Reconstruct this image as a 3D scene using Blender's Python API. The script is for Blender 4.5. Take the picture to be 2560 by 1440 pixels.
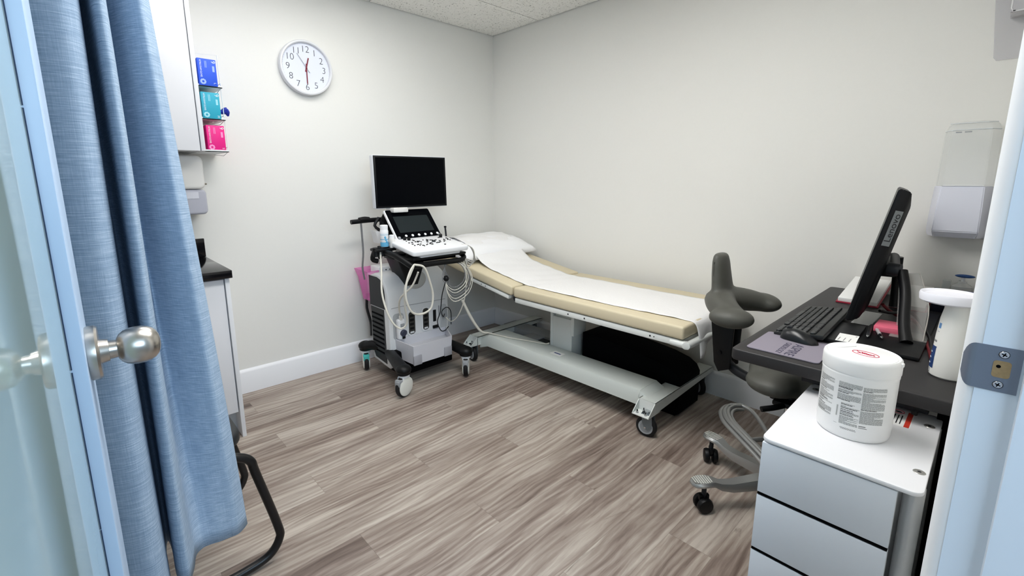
import bpy, bmesh, math, random
from mathutils import Vector, Matrix, Quaternion
random.seed(7)
PI = math.pi
SC = bpy.context.scene
COL = SC.collection
for o in list(bpy.data.objects):
    bpy.data.objects.remove(o)

# ------------------------------------------------------------------ camera
def setup_camera():
    yaw, pitch, roll = math.radians(137.01), math.radians(10.58), math.radians(.17)
    f = Vector((math.cos(pitch)*math.cos(yaw), math.cos(pitch)*math.sin(yaw), -math.sin(pitch)))
    r0 = Vector((math.sin(yaw), -math.cos(yaw), 0)); d0 = f.cross(r0)
    r = r0*math.cos(roll) + d0*math.sin(roll)
    d = d0*math.cos(roll) - r0*math.sin(roll)
    cam = bpy.data.cameras.new('camera'); co = bpy.data.objects.new('camera', cam); COL.objects.link(co)
    u = -d; b = -f
    co.matrix_world = Matrix(((r.x, u.x, b.x, 2.949), (r.y, u.y, b.y, -2.660), (r.z, u.z, b.z, 1.25), (0, 0, 0, 1)))
    cam.sensor_width = 36; cam.sensor_fit = 'HORIZONTAL'
    cam.lens = 1152.7/2560*36
    cam.shift_x = (1280-1254.6)/2560
    cam.shift_y = -(720-666.6)/2560
    cam.clip_start = .01; cam.clip_end = 60
    SC.camera = co
setup_camera()

# ------------------------------------------------------------------ world, lights, exposure
w = bpy.data.worlds.new('world'); SC.world = w; w.use_nodes = True
w.node_tree.nodes['Background'].inputs[0].default_value = (.55, .75, 1, 1)
w.node_tree.nodes['Background'].inputs[1].default_value = .3
SC.view_settings.view_transform = 'Standard'
SC.view_settings.look = 'None'
SC.view_settings.exposure = 0.0
SC.view_settings.gamma = 1
SC.view_settings.use_curve_mapping = False
CEIL = 2.385
LAMP_POWER = 15.6      # emission strength of the ceiling troffers
LAMP_POWER_FAR = 6.7
def area(name, loc, target, sx, sy, power, col):
    l = bpy.data.lights.new(name, 'AREA'); l.shape = 'RECTANGLE'; l.size = sx; l.size_y = sy
    l.energy = power; l.color = col
    o = bpy.data.objects.new(name, l); COL.objects.link(o); o.location = loc
    o.rotation_euler = (Vector(target)-Vector(loc)).to_track_quat('-Z', 'Y').to_euler()
    return o
area('added_corridor_light', (4.45, -2.75, 1.80), (2.4, -2.5, 1.0), 1.7, 1.0, 46, (.62, .81, 1))  # unseen area lamp added for the bluish light on door, jamb and curtain

# ------------------------------------------------------------------ helpers
def lin(c):
    return tuple(((v/255)/12.92 if v/255 <= .04045 else ((v/255+.055)/1.055)**2.4) for v in c)
MATS = {}
class Nodes:
    def __init__(s, m):
        s.t = m.node_tree; s.n = s.t.nodes; s.p = s.n['Principled BSDF']
    def new(s, typ, **kw):
        n = s.n.new(typ)
        for k, v in kw.items(): setattr(n, k, v)
        return n
    def link(s, a, b): s.t.links.new(a, b)
    def put(s, v, sock):
        if hasattr(v, 'is_linked') or hasattr(v, 'links'): s.link(v, sock)
        else: sock.default_value = v
    def math(s, op, a, b=0.0, c=None):
        n = s.new('ShaderNodeMath', operation=op)
        s.put(a, n.inputs[0]); s.put(b, n.inputs[1])
        if c is not None: s.put(c, n.inputs[2])
        return n.outputs[0]
    def mix(s, f, a, b, typ='MIX'):
        n = s.new('ShaderNodeMix', data_type='RGBA', blend_type=typ)
        s.put(f, n.inputs[0]); s.put(a, n.inputs[6]); s.put(b, n.inputs[7])
        return n.outputs[2]
    def pos(s):
        return s.new('ShaderNodeNewGeometry').outputs['Position']
    def obj(s):
        return s.new('ShaderNodeTexCoord').outputs['Object']
    def sep(s, v):
        n = s.new('ShaderNodeSeparateXYZ'); s.link(v, n.inputs[0]); return n.outputs
    def comb(s, x, y, z):
        n = s.new('ShaderNodeCombineXYZ')
        for i, v in enumerate((x, y, z)): s.put(v, n.inputs[i])
        return n.outputs[0]
    def scale(s, v, sc):
        n = s.new('ShaderNodeMapping'); s.link(v, n.inputs[0]); n.inputs['Scale'].default_value = sc; return n.outputs[0]
    def noise(s, v, scale, detail=4, rough=.55, dist=0.0):
        n = s.new('ShaderNodeTexNoise'); s.link(v, n.inputs['Vector'])
        n.inputs['Scale'].default_value = scale; n.inputs['Detail'].default_value = detail
        n.inputs['Roughness'].default_value = rough; n.inputs['Distortion'].default_value = dist
        return n.outputs[0]
    def ramp(s, v, stops):
        n = s.new('ShaderNodeValToRGB'); s.link(v, n.inputs[0])
        e = n.color_ramp.elements
        while len(e) < len(stops): e.new(.5)
        for i, (p, c) in enumerate(stops):
            e[i].position = p; e[i].color = (*c, 1) if len(c) == 3 else c
        return n.outputs[0]
    def bump(s, h, strength, dist=.002):
        n = s.new('ShaderNodeBump'); s.link(h, n.inputs['Height'])
        n.inputs['Strength'].default_value = strength; n.inputs['Distance'].default_value = dist
        s.link(n.outputs[0], s.p.inputs['Normal'])
def mat(name, col, rough=.5, metal=0.0, spec=.5, speckle=0.0, speckle_scale=300, bump=0.0, bump_scale=400, trans=0.0, ior=1.45, alpha=1.0, coat=0.0, emit=0.0):
    if name in MATS: return MATS[name]
    m = bpy.data.materials.new(name); m.use_nodes = True
    n = Nodes(m); p = n.p
    c = (*lin(col), 1)
    p.inputs['Base Color'].default_value = c
    p.inputs['Roughness'].default_value = rough; p.inputs['Metallic'].default_value = metal
    p.inputs['Specular IOR Level'].default_value = spec
    p.inputs['IOR'].default_value = ior
    p.inputs['Transmission Weight'].default_value = trans
    p.inputs['Alpha'].default_value = alpha
    p.inputs['Coat Weight'].default_value = coat
    if emit:
        p.inputs['Emission Color'].default_value = (1, .988, .965, 1); p.inputs['Emission Strength'].default_value = emit
    if speckle:
        ns = n.noise(n.pos(), speckle_scale, 3, .6)
        f = n.math('MULTIPLY', n.math('SUBTRACT', ns, .5), speckle*2)
        f = n.math('ADD', f, 1.0)
        cc = n.mix(1.0, c, n.comb(f, f, f), 'MULTIPLY')
        n.link(cc, p.inputs['Base Color'])
    if bump:
        n.bump(n.noise(n.pos(), bump_scale, 3, .6), bump)
    MATS[name] = m
    return m

class MB:
    """collects shapes into one mesh; several material slots"""
    def __init__(s): s.bm = bmesh.new(); s.mats = []
    def mi(s, m):
        if m not in s.mats: s.mats.append(m)
        return s.mats.index(m)
    def _merge(s, b, m, M=None):
        i = s.mi(m)
        for f in b.faces: f.material_index = i; f.smooth = True
        if M is not None: bmesh.ops.transform(b, matrix=M, verts=b.verts)
        me = bpy.data.meshes.new('tmp'); b.to_mesh(me); b.free()
        s.bm.from_mesh(me); bpy.data.meshes.remove(me)
    def box(s, lo, hi, m, bev=0.0, seg=2, M=None):
        b = bmesh.new()
        bmesh.ops.create_cube(b, size=1)
        for v in b.verts:
            v.co = Vector([(lo[k]+hi[k])/2 + v.co[k]*(hi[k]-lo[k]) for k in range(3)])
        if bev:
            bmesh.ops.bevel(b, geom=list(b.edges), offset=bev, segments=seg, profile=.5, affect='EDGES')
        s._merge(b, m, M)
    def prism(s, pts, depth, m, M=None, bev=0.0, seg=2):
        """polygon in local XY extruded +Z by depth"""
        b = bmesh.new()
        lo = [b.verts.new((x, y, 0)) for x, y in pts]; hi = [b.verts.new((x, y, depth)) for x, y in pts]
        b.faces.new(lo[::-1]); b.faces.new(hi)
        n = len(pts)
        for k in range(n): b.faces.new((lo[k], lo[(k+1) % n], hi[(k+1) % n], hi[k]))
        bmesh.ops.recalc_face_normals(b, faces=b.faces)
        if bev:
            ed = [e for e in b.edges if abs(e.verts[0].co.z-e.verts[1].co.z) < 1e-7]
            bmesh.ops.bevel(b, geom=ed, offset=bev, segments=seg, profile=.5, affect='EDGES')
        s._merge(b, m, M)
    def cyl(s, p0, p1, r, m, r2=None, seg=24, bev=0.0):
        p0, p1 = Vector(p0), Vector(p1); h = (p1-p0).length
        r2 = r if r2 is None else r2
        if bev:
            prof = [(0, 0), (r-bev, 0), (r, bev), (r2, h-bev), (r2-bev, h), (0, h)]
        else: prof = [(0, 0), (r, 0), (r2, h), (0, h)]
        s.lathe(prof, m, p0, p1-p0, seg)
    def lathe(s, prof, m, base=(0, 0, 0), axis=(0, 0, 1), seg=32):
        b = bmesh.new(); rings = []
        for r, z in prof:
            if r < 1e-6: rings.append([b.verts.new((0, 0, z))])
            else: rings.append([b.verts.new((r*math.cos(2*PI*k/seg), r*math.sin(2*PI*k/seg), z)) for k in range(seg)])
        for a, c in zip(rings, rings[1:]):
            for k in range(seg):
                k2 = (k+1) % seg
                if len(a) == 1 and len(c) == 1: continue
                if len(a) == 1: b.faces.new((a[0], c[k2], c[k]))
                elif len(c) == 1: b.faces.new((a[k], a[k2], c[0]))
                else: b.faces.new((a[k], a[k2], c[k2], c[k]))
        bmesh.ops.recalc_face_normals(b, faces=b.faces)
        q = Vector((0, 0, 1)).rotation_difference(Vector(axis).normalized())
        s._merge(b, m, Matrix.Translation(base) @ q.to_matrix().to_4x4())
    def tube(s, pts, r, m, seg=12, smooth=0, closed=False, flat=None):
        """round bar through points; r number or list; flat=(sx,sy) squashes the section"""
        P = [Vector(p) for p in pts]
        R = list(r) if isinstance(r, (list, tuple)) else [r]*len(P)
        if smooth:
            P2, R2 = [], []; n = len(P)
            for i in range(n if closed else n-1):
                p0 = P[(i-1) % n] if closed or i > 0 else P[0]*2-P[1]
                p1, p2 = P[i], P[(i+1) % n]
                p3 = P[(i+2) % n] if closed or i+2 < n else P[-1]*2-P[-2]
                for k in range(smooth):
                    t = k/smooth
                    P2.append(.5*((2*p1)+(p2-p0)*t+(2*p0-5*p1+4*p2-p3)*t*t+(3*p1-p0-3*p2+p3)*t**3))
                    R2.append(R[i]*(1-t)+R[(i+1) % n]*t)
            if not closed: P2.append(P[-1]); R2.append(R[-1])
            P, R = P2, R2
        b = bmesh.new(); n = len(P); rings = []
        T = []
        for i in range(n):
            a = P[(i-1) % n] if closed or i > 0 else P[i]; c = P[(i+1) % n] if closed or i < n-1 else P[i]
            T.append((c-a).normalized() if (c-a).length > 1e-9 else Vector((0, 0, 1)))
        up = Vector((0, 0, 1)) if abs(T[0].z) < .9 else Vector((1, 0, 0))
        nx = T[0].cross(up).normalized()
        for i in range(n):
            if i:
                q = T[i-1].rotation_difference(T[i]); nx = (q @ nx).normalized()
            ny = T[i].cross(nx).normalized()
            fx, fy = flat if flat else (1, 1)
            rings.append([b.verts.new(P[i]+(nx*math.cos(2*PI*k/seg)*fx+ny*math.sin(2*PI*k/seg)*fy)*R[i]) for k in range(seg)])
        for i in range(n if closed else n-1):
            a, c = rings[i], rings[(i+1) % n]
            for k in range(seg):
                b.faces.new((a[k], a[(k+1) % seg], c[(k+1) % seg], c[k]))
        if not closed:
            b.faces.new(rings[0][::-1]); b.faces.new(rings[-1])
        bmesh.ops.recalc_face_normals(b, faces=b.faces)
        s._merge(b, m)
    def ell(s, c, rad, m, seg=24, M=None):
        b = bmesh.new(); bmesh.ops.create_uvsphere(b, u_segments=seg, v_segments=max(8, seg//2), radius=1)
        for v in b.verts: v.co = Vector((v.co.x*rad[0], v.co.y*rad[1], v.co.z*rad[2]))
        MM = Matrix.Translation(c)
        if M is not None: MM = MM @ M
        s._merge(b, m, MM)
    def quad(s, pts, m):
        b = bmesh.new(); b.faces.new([b.verts.new(p) for p in pts]); s._merge(b, m)
    def grid(s, rows, m, thick=0.0):
        """rows: list of equal-length lists of points; optional thickness along the normal"""
        b = bmesh.new()
        V = [[b.verts.new(p) for p in r] for r in rows]
        for a, c in zip(V, V[1:]):
            for k in range(len(a)-1): b.faces.new((a[k], a[k+1], c[k+1], c[k]))
        if thick:
            bmesh.ops.recalc_face_normals(b, faces=b.faces)
            bmesh.ops.solidify(b, geom=list(b.faces), thickness=thick)
        s._merge(b, m)
    def text(s, body, org, right, up, size, m, align='LEFT', ext=.0003, width=None, thin=0.0):
        cu = bpy.data.curves.new('t', 'FONT'); cu.body = body; cu.size = size; cu.align_x = align; cu.extrude = ext; cu.offset = -thin
        ob = bpy.data.objects.new('t', cu); COL.objects.link(ob)
        bpy.context.view_layer.update()
        dg = bpy.context.evaluated_depsgraph_get()
        me = bpy.data.meshes.new_from_object(ob.evaluated_get(dg))
        R = Vector(right).normalized(); U = Vector(up).normalized(); N = R.cross(U)
        if width:
            xs = [v.co.x for v in me.vertices]
            R = R*(width/max(1e-6, max(xs)-min(xs)))
        M = Matrix(((R.x, U.x, N.x, org[0]), (R.y, U.y, N.y, org[1]), (R.z, U.z, N.z, org[2]), (0, 0, 0, 1)))
        me.transform(M); i = s.mi(m)
        for p in me.polygons: p.material_index = i
        me.materials.clear()
        b = bmesh.new(); b.from_mesh(me)
        bpy.data.meshes.remove(me); bpy.data.objects.remove(ob); bpy.data.curves.remove(cu)
        s._merge(b, m)

def wloc(o):
    v = Vector((0, 0, 0))
    while o is not None: v += o.location; o = o.parent
    return v
def obj(name, mb, parent=None, label=None, ang=38, mods=None, local=False):
    me = bpy.data.meshes.new(name)
    if parent is not None and not local:
        bmesh.ops.translate(mb.bm, verts=mb.bm.verts, vec=-wloc(parent))
    mb.bm.to_mesh(me); mb.bm.free()
    for m in mb.mats: me.materials.append(m)
    me.set_sharp_from_angle(angle=math.radians(ang))
    o = bpy.data.objects.new(name, me); COL.objects.link(o)
    if parent is not None: o.parent = parent
    if label: o['label'] = label
    return o
def thing(name, label, cat, loc=(0, 0, 0), group=None):
    o = bpy.data.objects.new(name, None); COL.objects.link(o)
    o.empty_display_size = .05; o.location = loc
    o['label'] = label; o['category'] = cat
    if group: o['group'] = group
    return o
def tag(o, label, cat, group=None, kind=None):
    o['label'] = label; o['category'] = cat
    if group: o['group'] = group
    if kind: o['kind'] = kind
    return o
def struct(name, mb, parent=None, label=None, ang=38):
    o = obj(name, mb, parent, label, ang)
    if parent is None: o['kind'] = 'structure'
    return o
def recenter(o):
    """moves a single-mesh thing's origin to the middle of its base"""
    me = o.data
    xs = [v.co for v in me.vertices]
    c = Vector(((min(v.x for v in xs)+max(v.x for v in xs))/2, (min(v.y for v in xs)+max(v.y for v in xs))/2, min(v.z for v in xs)))
    me.transform(Matrix.Translation(-c)); o.location = c
    return o
def rotz(a, c=(0, 0, 0)):
    return Matrix.Translation(c) @ Matrix.Rotation(a, 4, 'Z') @ Matrix.Translation([-v for v in c])
def frame(o, x, y, z):
    """matrix with the given axes and origin"""
    x, y, z = Vector(x).normalized(), Vector(y).normalized(), Vector(z).normalized()
    return Matrix(((x.x, y.x, z.x, o[0]), (x.y, y.y, z.y, o[1]), (x.z, y.z, z.z, o[2]), (0, 0, 0, 1)))
def rrect(x0, y0, x1, y1, r, n=5):
    pts = []
    for cx, cy, a0 in ((x1-r, y0+r, -PI/2), (x1-r, y1-r, 0), (x0+r, y1-r, PI/2), (x0+r, y0+r, PI)):
        for k in range(n+1):
            a = a0+PI/2*k/n; pts.append((cx+r*math.cos(a), cy+r*math.sin(a)))
    return pts

# ------------------------------------------------------------------ materials
WALL = mat('wall_paint', (231, 230, 225), .85, speckle=.012, speckle_scale=60, bump=.05, bump_scale=350)
TRIM = mat('trim_paint', (236, 237, 240), .4)
JAMB = mat('frame_paint', (222, 228, 236), .45, bump=.03, bump_scale=120)
WHITE = mat('white_plastic', (232, 233, 235), .4)
WHITE2 = mat('warm_white_plastic', (226, 224, 220), .45)
LAMIN = mat('white_laminate', (226, 227, 231), .18)
LAMIN2 = mat('white_laminate_edge', (228, 229, 232), .35)
GREYPL = mat('grey_plastic', (150, 153, 156), .45)
DKGREY = mat('dark_grey_plastic', (34, 36, 40), .5, spec=.35)
BLACK = mat('black_plastic', (10, 11, 13), .45, spec=.3)
BLACKM = mat('black_matte', (4, 4, 6), .8, spec=.08)
RUBBER = mat('black_rubber', (17, 17, 19), .7)
STONE = mat('black_stone', (17, 17, 20), .12, speckle=.5, speckle_scale=500)
STEEL = mat('brushed_steel', (188, 184, 178), .28, metal=1, bump=.02, bump_scale=900)
CHROME = mat('chrome', (205, 207, 210), .12, metal=1)
ALU = mat('cast_aluminium', (168, 169, 168), .38, metal=.75)
WSTEEL = mat('white_steel', (226, 229, 226), .35)
GSTEEL = mat('grey_white_steel', (206, 212, 208), .4)
VINYL = mat('beige_vinyl', (212, 200, 171), .5, bump=.12, bump_scale=700)
LEATHER = mat('grey_leather', (80, 80, 74), .5, bump=.15, bump_scale=900)
SEAM = mat('dark_stitching', (50, 50, 46), .7)
CABLEW = mat('white_cable', (222, 218, 206), .45)
CABLEG = mat('grey_cable', (120, 120, 122), .5)
CABLEB = mat('black_cable', (12, 12, 14), .5)
SCREEN = mat('dark_screen', (3, 4, 7), .3, spec=.06)
SCREENG = mat('greenish_screen', (34, 40, 42), .35, spec=.15)
INKB = mat('blue_ink', (38, 66, 128), .5)
INKK = mat('black_ink', (30, 30, 34), .6)
INKG = mat('grey_ink', (120, 122, 124), .6)
INKW = mat('white_ink', (225, 232, 240), .6)
INKR = mat('red_ink', (196, 28, 74), .5)
REDP = mat('red_warning', (206, 60, 44), .5)
PAPER = mat('white_paper', (240, 240, 238), .8)
CLEAR = mat('clear_plastic', (238, 243, 243), .05, trans=.0, alpha=.14, ior=1.3)

def floor_mat():
    m = bpy.data.materials.new('vinyl_plank'); m.use_nodes = True; n = Nodes(m)
    P = n.pos(); X, Y, Z = n.sep(P)
    W, L = .152, 1.22
    r = n.math('DIVIDE', n.math('ADD', X, 10.02), W)
    row = n.math('FLOOR', r); fr = n.math('FRACT', r)
    wn = n.new('ShaderNodeTexWhiteNoise', noise_dimensions='1D'); n.link(row, wn.inputs['W'])
    step = n.math('MULTIPLY', n.math('MODULO', n.math('MULTIPLY', row, 2.0), 3.0), .407)
    yy = n.math('DIVIDE', n.math('ADD', n.math('ADD', Y, 12.2+1.23), step), L)
    pl = n.math('FLOOR', yy); fy = n.math('FRACT', yy)
    wp = n.new('ShaderNodeTexWhiteNoise', noise_dimensions='2D')
    n.link(n.comb(row, pl, 0), wp.inputs['Vector']); rnd = wp.outputs['Value']
    # grain, shifted per plank and wandering a little
    v0 = n.comb(X, n.math('ADD', Y, n.math('MULTIPLY', rnd, 37.0)), n.math('MULTIPLY', rnd, 11.0))
    wob = n.math('MULTIPLY', n.math('SUBTRACT', n.noise(n.scale(v0, (7, 2.0, 1)), 1.0, 2, .5), .5), .055)
    v = n.comb(n.math('ADD', X, wob), n.math('ADD', Y, n.math('MULTIPLY', rnd, 37.0)), n.math('MULTIPLY', rnd, 11.0))
    g0 = n.noise(n.scale(v, (7, .8, 1)), 1.0, 3, .5, .8)
    g1 = n.noise(n.scale(v, (24, 1.5, 1)), 1.0, 5, .62, 1.0)
    g2 = n.noise(n.scale(v, (110, 7, 1)), 1.0, 4, .65, .6)
    wv = n.new('ShaderNodeTexWave', wave_type='BANDS', bands_direction='X', wave_profile='SIN')
    n.link(n.scale(v, (9, 1.1, 1)), wv.inputs['Vector'])
    wv.inputs['Scale'].default_value = 1.3; wv.inputs['Distortion'].default_value = 12
    wv.inputs['Detail'].default_value = 3; wv.inputs['Detail Scale'].default_value = .8
    g = n.math('ADD', n.math('MULTIPLY', g0, .44), n.math('MULTIPLY', g1, .31))
    g = n.math('ADD', g, n.math('MULTIPLY', g2, .19))
    g = n.math('ADD', g, n.math('MULTIPLY', wv.outputs[1], .06))
    c = n.ramp(g, [(.34, lin((92, 77, 69))), (.43, lin((126, 111, 102))), (.51, lin((154, 141, 131))), (.61, lin((186, 176, 165)))])
    # small knots and dark streaks
    kn = n.noise(n.scale(v, (26, 4.6, 1)), 1.0, 3, .5, 1.2)
    ks = n.ramp(kn, [(.67, (0, 0, 0)), (.76, (1, 1, 1))])
    c = n.mix(n.math('MULTIPLY', ks, .5), c, (*lin((74, 58, 50)), 1))
    tint = n.ramp(rnd, [(0, (.94, .93, .93)), (.5, (1.0, 1.0, 1.0)), (1, (1.04, 1.035, 1.025))])
    c = n.mix(1.0, c, tint, 'MULTIPLY')
    sx = n.math('LESS_THAN', n.math('MINIMUM', fr, n.math('SUBTRACT', 1.0, fr)), .006)
    sy = n.math('LESS_THAN', n.math('MINIMUM', fy, n.math('SUBTRACT', 1.0, fy)), .0009)
    seam = n.math('MAXIMUM', sx, sy)
    c = n.mix(n.math('MULTIPLY', seam, .26), c, (*lin((70, 58, 52)), 1))
    n.link(c, n.p.inputs['Base Color'])
    n.p.inputs['Roughness'].default_value = .48
    n.bump(n.math('SUBTRACT', g, seam), .08, .001)
    return m
FLOOR = floor_mat()
def ceil_mat():
    m = bpy.data.materials.new('ceiling_tile'); m.use_nodes = True; n = Nodes(m)
    P = n.pos()
    a = n.noise(n.scale(P, (1, 1.0, 1)), 95, 2, .6, .6)
    b = n.noise(P, 38, 3, .6)
    f = n.ramp(a, [(.30, (1, 1, 1)), (.40, (0, 0, 0))])
    c = n.mix(f, (*lin((247, 246, 241)), 1), (*lin((128, 127, 122)), 1))
    c = n.mix(n.math('MULTIPLY', b, .12), c, (*lin((170, 168, 162)), 1))
    n.link(c, n.p.inputs['Base Color']); n.p.inputs['Roughness'].default_value = .95
    n.bump(a, .3, .002)
    return m
CEILM = ceil_mat()
def cloth_mat():
    m = bpy.data.materials.new('blue_linen'); m.use_nodes = True; n = Nodes(m)
    uv = n.new('ShaderNodeAttribute', attribute_name='fab').outputs['Vector']
    h = n.noise(n.scale(uv, (16, 520, 1)), 1, 3, .65, .4)
    v = n.noise(n.scale(uv, (620, 22, 1)), 1, 3, .65, .4)
    f = n.math('ADD', n.math('MULTIPLY', h, .70), n.math('MULTIPLY', v, .30))
    c = n.ramp(f, [(.32, lin((126, 149, 174))), (.5, lin((154, 175, 198))), (.68, lin((188, 205, 222)))])
    n.link(c, n.p.inputs['Base Color']); n.p.inputs['Roughness'].default_value = .9
    n.p.inputs['Specular IOR Level'].default_value = .15
    n.bump(f, .45, .0012)
    return m
CLOTH = cloth_mat()
def sheet_mat():
    m = bpy.data.materials.new('crepe_paper'); m.use_nodes = True; n = Nodes(m)
    n.p.inputs['Base Color'].default_value = (*lin((236, 235, 234)), 1); n.p.inputs['Roughness'].default_value = .85
    n.bump(n.noise(n.scale(n.pos(), (1.6, 1, 1)), 55, 4, .65), .5, .004)
    return m
SHEET = sheet_mat()

# ------------------------------------------------------------------ room shell
YR = -3.12        # rear wall
XD = 2.957        # room face of the door wall
JR, JL = -1.822, -2.742     # door opening, right and left jamb faces
mb = MB(); mb.box((-.2, -6.2, -.1), (4.75, .2, 0), FLOOR); struct('floor', mb)
mb = MB(); mb.box((-.12, YR-.1, 0), (0, .12, 2.62), WALL); struct('wall_left', mb)
mb = MB(); mb.box((0, 0, 0), (4.7, .12, 2.62), WALL); struct('wall_right', mb)
mb = MB(); mb.box((0, YR-.12, 0), (XD+.12, YR, 2.62), WALL); struct('wall_rear', mb)
mb = MB()
mb.box((XD, JR+.02, 0), (XD+.12, 0, 2.62), WALL)
mb.box((XD, YR, 0), (XD+.12, JL-.02, 2.62), WALL)
mb.box((XD, JL-.02, 2.12), (XD+.12, JR+.02, 2.62), WALL)
struct('wall_front', mb)
# corridor outside the door: far wall with an added, unseen window, end walls
mb = MB()
mb.box((4.6, -6.1, 0), (4.72, -3.75, 2.62), WALL); mb.box((4.6, -1.75, 0), (4.72, 0, 2.62), WALL)
mb.box((4.6, -3.75, 0), (4.72, -1.75, .3), WALL); mb.box((4.6, -3.75, 2.35), (4.72, -1.75, 2.62), WALL)
struct('wall_outer', mb)
mb = MB(); mb.box((XD+.12, -6.2, 0), (4.72, -6.1, 2.62), WALL); struct('wall_end', mb)
mb = MB()
for y0, y1 in ((-3.75, -3.70), (-1.80, -1.75)): mb.box((4.62, y0, .3), (4.68, y1, 2.35), TRIM)
for z0, z1 in ((.3, .35), (2.3, 2.35)): mb.box((4.62, -3.70, z0), (4.68, -1.80, z1), TRIM)
struct('added_window', mb)  # invented window frame, a source for the bluish corridor lamp
# suspended ceiling: separate tiles with dark gaps below a slab
mb = MB()
DARK = mat('ceiling_gap', (58, 55, 50), .9)
mb.box((-.1, -6.2, CEIL+.012), (4.72, .1, 2.64), DARK)
xs = [.008, .5, 1.11, 1.72, 2.33, XD-.008]; ys = [-.008, -1.08, -2.30, YR+.008]
for i in range(5):
    for j in range(3):
        if i in (1, 3) and j == 1: continue
        g = .0035
        mb.box((xs[i]+g*(i > 0), ys[j+1]+g*(j < 2), CEIL), (xs[i+1]-g, ys[j]-g*(j > 0), CEIL+.014), CEILM)
mb.box((XD+.12, -6.1, CEIL), (4.6, 0, CEIL+.014), CEILM)
struct('ceiling', mb)
# baseboards
def bb(name, pts, dr):
    """profile extruded: pts = start,end on floor at wall face; dr = direction into the room"""
    a, b = Vector(pts[0]), Vector(pts[1]); d = (b-a); L = d.length
    prof = [(0, 0), (.016, 0), (.016, .128), (.010, .140), (0, .146)]
    mb = MB(); mb.prism(prof, L, TRIM, frame(a, dr, (0, 0, 1), d)); struct(name, mb)
bb('baseboard_left', ((0, 0, 0), (0, -2.132, 0)), (1, 0, 0))
bb('baseboard_right', ((.017, 0, 0), (XD, 0, 0)), (0, -1, 0))
bb('baseboard_front', ((XD, -.017, 0), (XD, JR+.085, 0)), (-1, 0, 0))

# door frame: right jamb with casing, stop and strike plate; left jamb; head
mb = MB()
def jamb(mb, y, s):
    """s=+1 the right jamb (faces -y), s=-1 the left one"""
    mb.prism([(XD-.016, 0), (XD, -.003), (XD+.0, .02), (XD+.12, .02), (XD+.12, 0), (XD+.078, 0), (XD+.078, -.012), (XD+.040, -.012), (XD+.040, 0), (XD+.0, 0)] if 0 else
             [(XD+.0005, .02), (XD+.0005, 0), (XD+.040, 0), (XD+.041, -.012), (XD+.077, -.012), (XD+.078, 0), (XD+.12, 0), (XD+.12, .02)], 2.11, JAMB,
             Matrix.Translation((0, y, 0)) @ Matrix.Diagonal((1, s, 1, 1)))
    # casing on the room side with rounded nose
    prof = [(XD+.0004, .001), (XD-.003, .0015), (XD-.011, .007), (XD-.016, .017), (XD-.016, .062), (XD-.010, .070), (XD+.0004, .070)]
    mb.prism(prof, 2.17, TRIM, Matrix.Translation((0, y, 0)) @ Matrix.Diagonal((1, s, 1, 1)))
    prof = [(XD+.1196, .004), (XD+.132, .006), (XD+.136, .012), (XD+.136, .066), (XD+.1196, .066)]
    mb.prism(prof, 2.17, TRIM, Matrix.Translation((0, y, 0)) @ Matrix.Diagonal((1, s, 1, 1)))
jamb(mb, JR, 1)
frame_o = struct('trim_1', mb)
mb = MB(); jamb(mb, JL, -1); struct('trim_2', mb)
mb = MB(); mb.box((XD, JL, 2.10), (XD+.12, JR, 2.12), JAMB); mb.box((XD-.016, JL-.07, 2.104), (XD, JR+.07, 2.17), TRIM); struct('trim_3', mb)
# strike plate
PLATE = mat('satin_grey_metal', (128, 134, 148), .42, metal=.55, speckle=.05, speckle_scale=900)
WOODH = mat('raw_wood', (150, 124, 88), .8, speckle=.25, speckle_scale=260)
zc = 1.0125
mb = MB()
n = 10
yb = JR-.0016
lipx, flatx, endx, hh = 2.9435, 2.951, 2.9945, .0295
M = frame((0, JR, 0), (1, 0, 0), (0, 0, 1), (0, -1, 0))
outer = [(endx, zc-hh), (endx, zc+hh)]
lip = []
for k in range(n+1):
    a = PI/2-PI*k/n
    lip.append((2.9535-.0105*math.cos(a), zc+hh*math.sin(a)))
mb.prism([(2.9535, zc-hh), (endx, zc-hh), (endx, zc+hh), (2.9535, zc+hh)], .0016, PLATE, M)
# curved lip bending into the room
rows = []
for j in range(7):
    t = j/6
    x = 2.9535-.0115*t; bend = .0075*t*t
    hz = hh*math.sqrt(max(.05, 1-(t*.93)**2.6))
    rows.append([(x, JR-.0016+bend, zc-hz), (x, JR-.0016+bend, zc+hz)])
mb.grid(rows, PLATE, .0012)
sp = obj('strike_plate', mb, frame_o, 'grey metal strike plate with two screws')
mb = MB(); mb.prism(rrect(2.9700, zc-.0105, 2.9860, zc+.0115, .0035), .0004, WOODH, frame((0, JR-.0016, 0), (1, 0, 0), (0, 0, 1), (0, -1, 0)))
mb.ell((2.9750, JR-.0020, zc+.0040), (.0022, .0003, .0022), BLACKM, 12)
obj('latch_hole', mb, sp)
for dz in (.0200, -.0200):
    mb = MB(); p = (2.9775+(.0006 if dz > 0 else 0), JR-.0014, zc+dz)
    mb.cyl(p, (p[0], p[1]-.0013, p[2]), .0044, CHROME, seg=20, bev=.0005)
    mb.cyl(p, (p[0], p[1]-.0005, p[2]), .0050, DKGREY, seg=20)
    for a in (.4, .4+PI/2):
        mb.box((-.0026, -.0004, -.0006), (.0026, .0, .0006), BLACKM, M=Matrix.Translation((p[0], p[1]-.00131, p[2])) @ Matrix.Rotation(a, 4, 'Y'))
    obj('screw', mb, sp)

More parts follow.
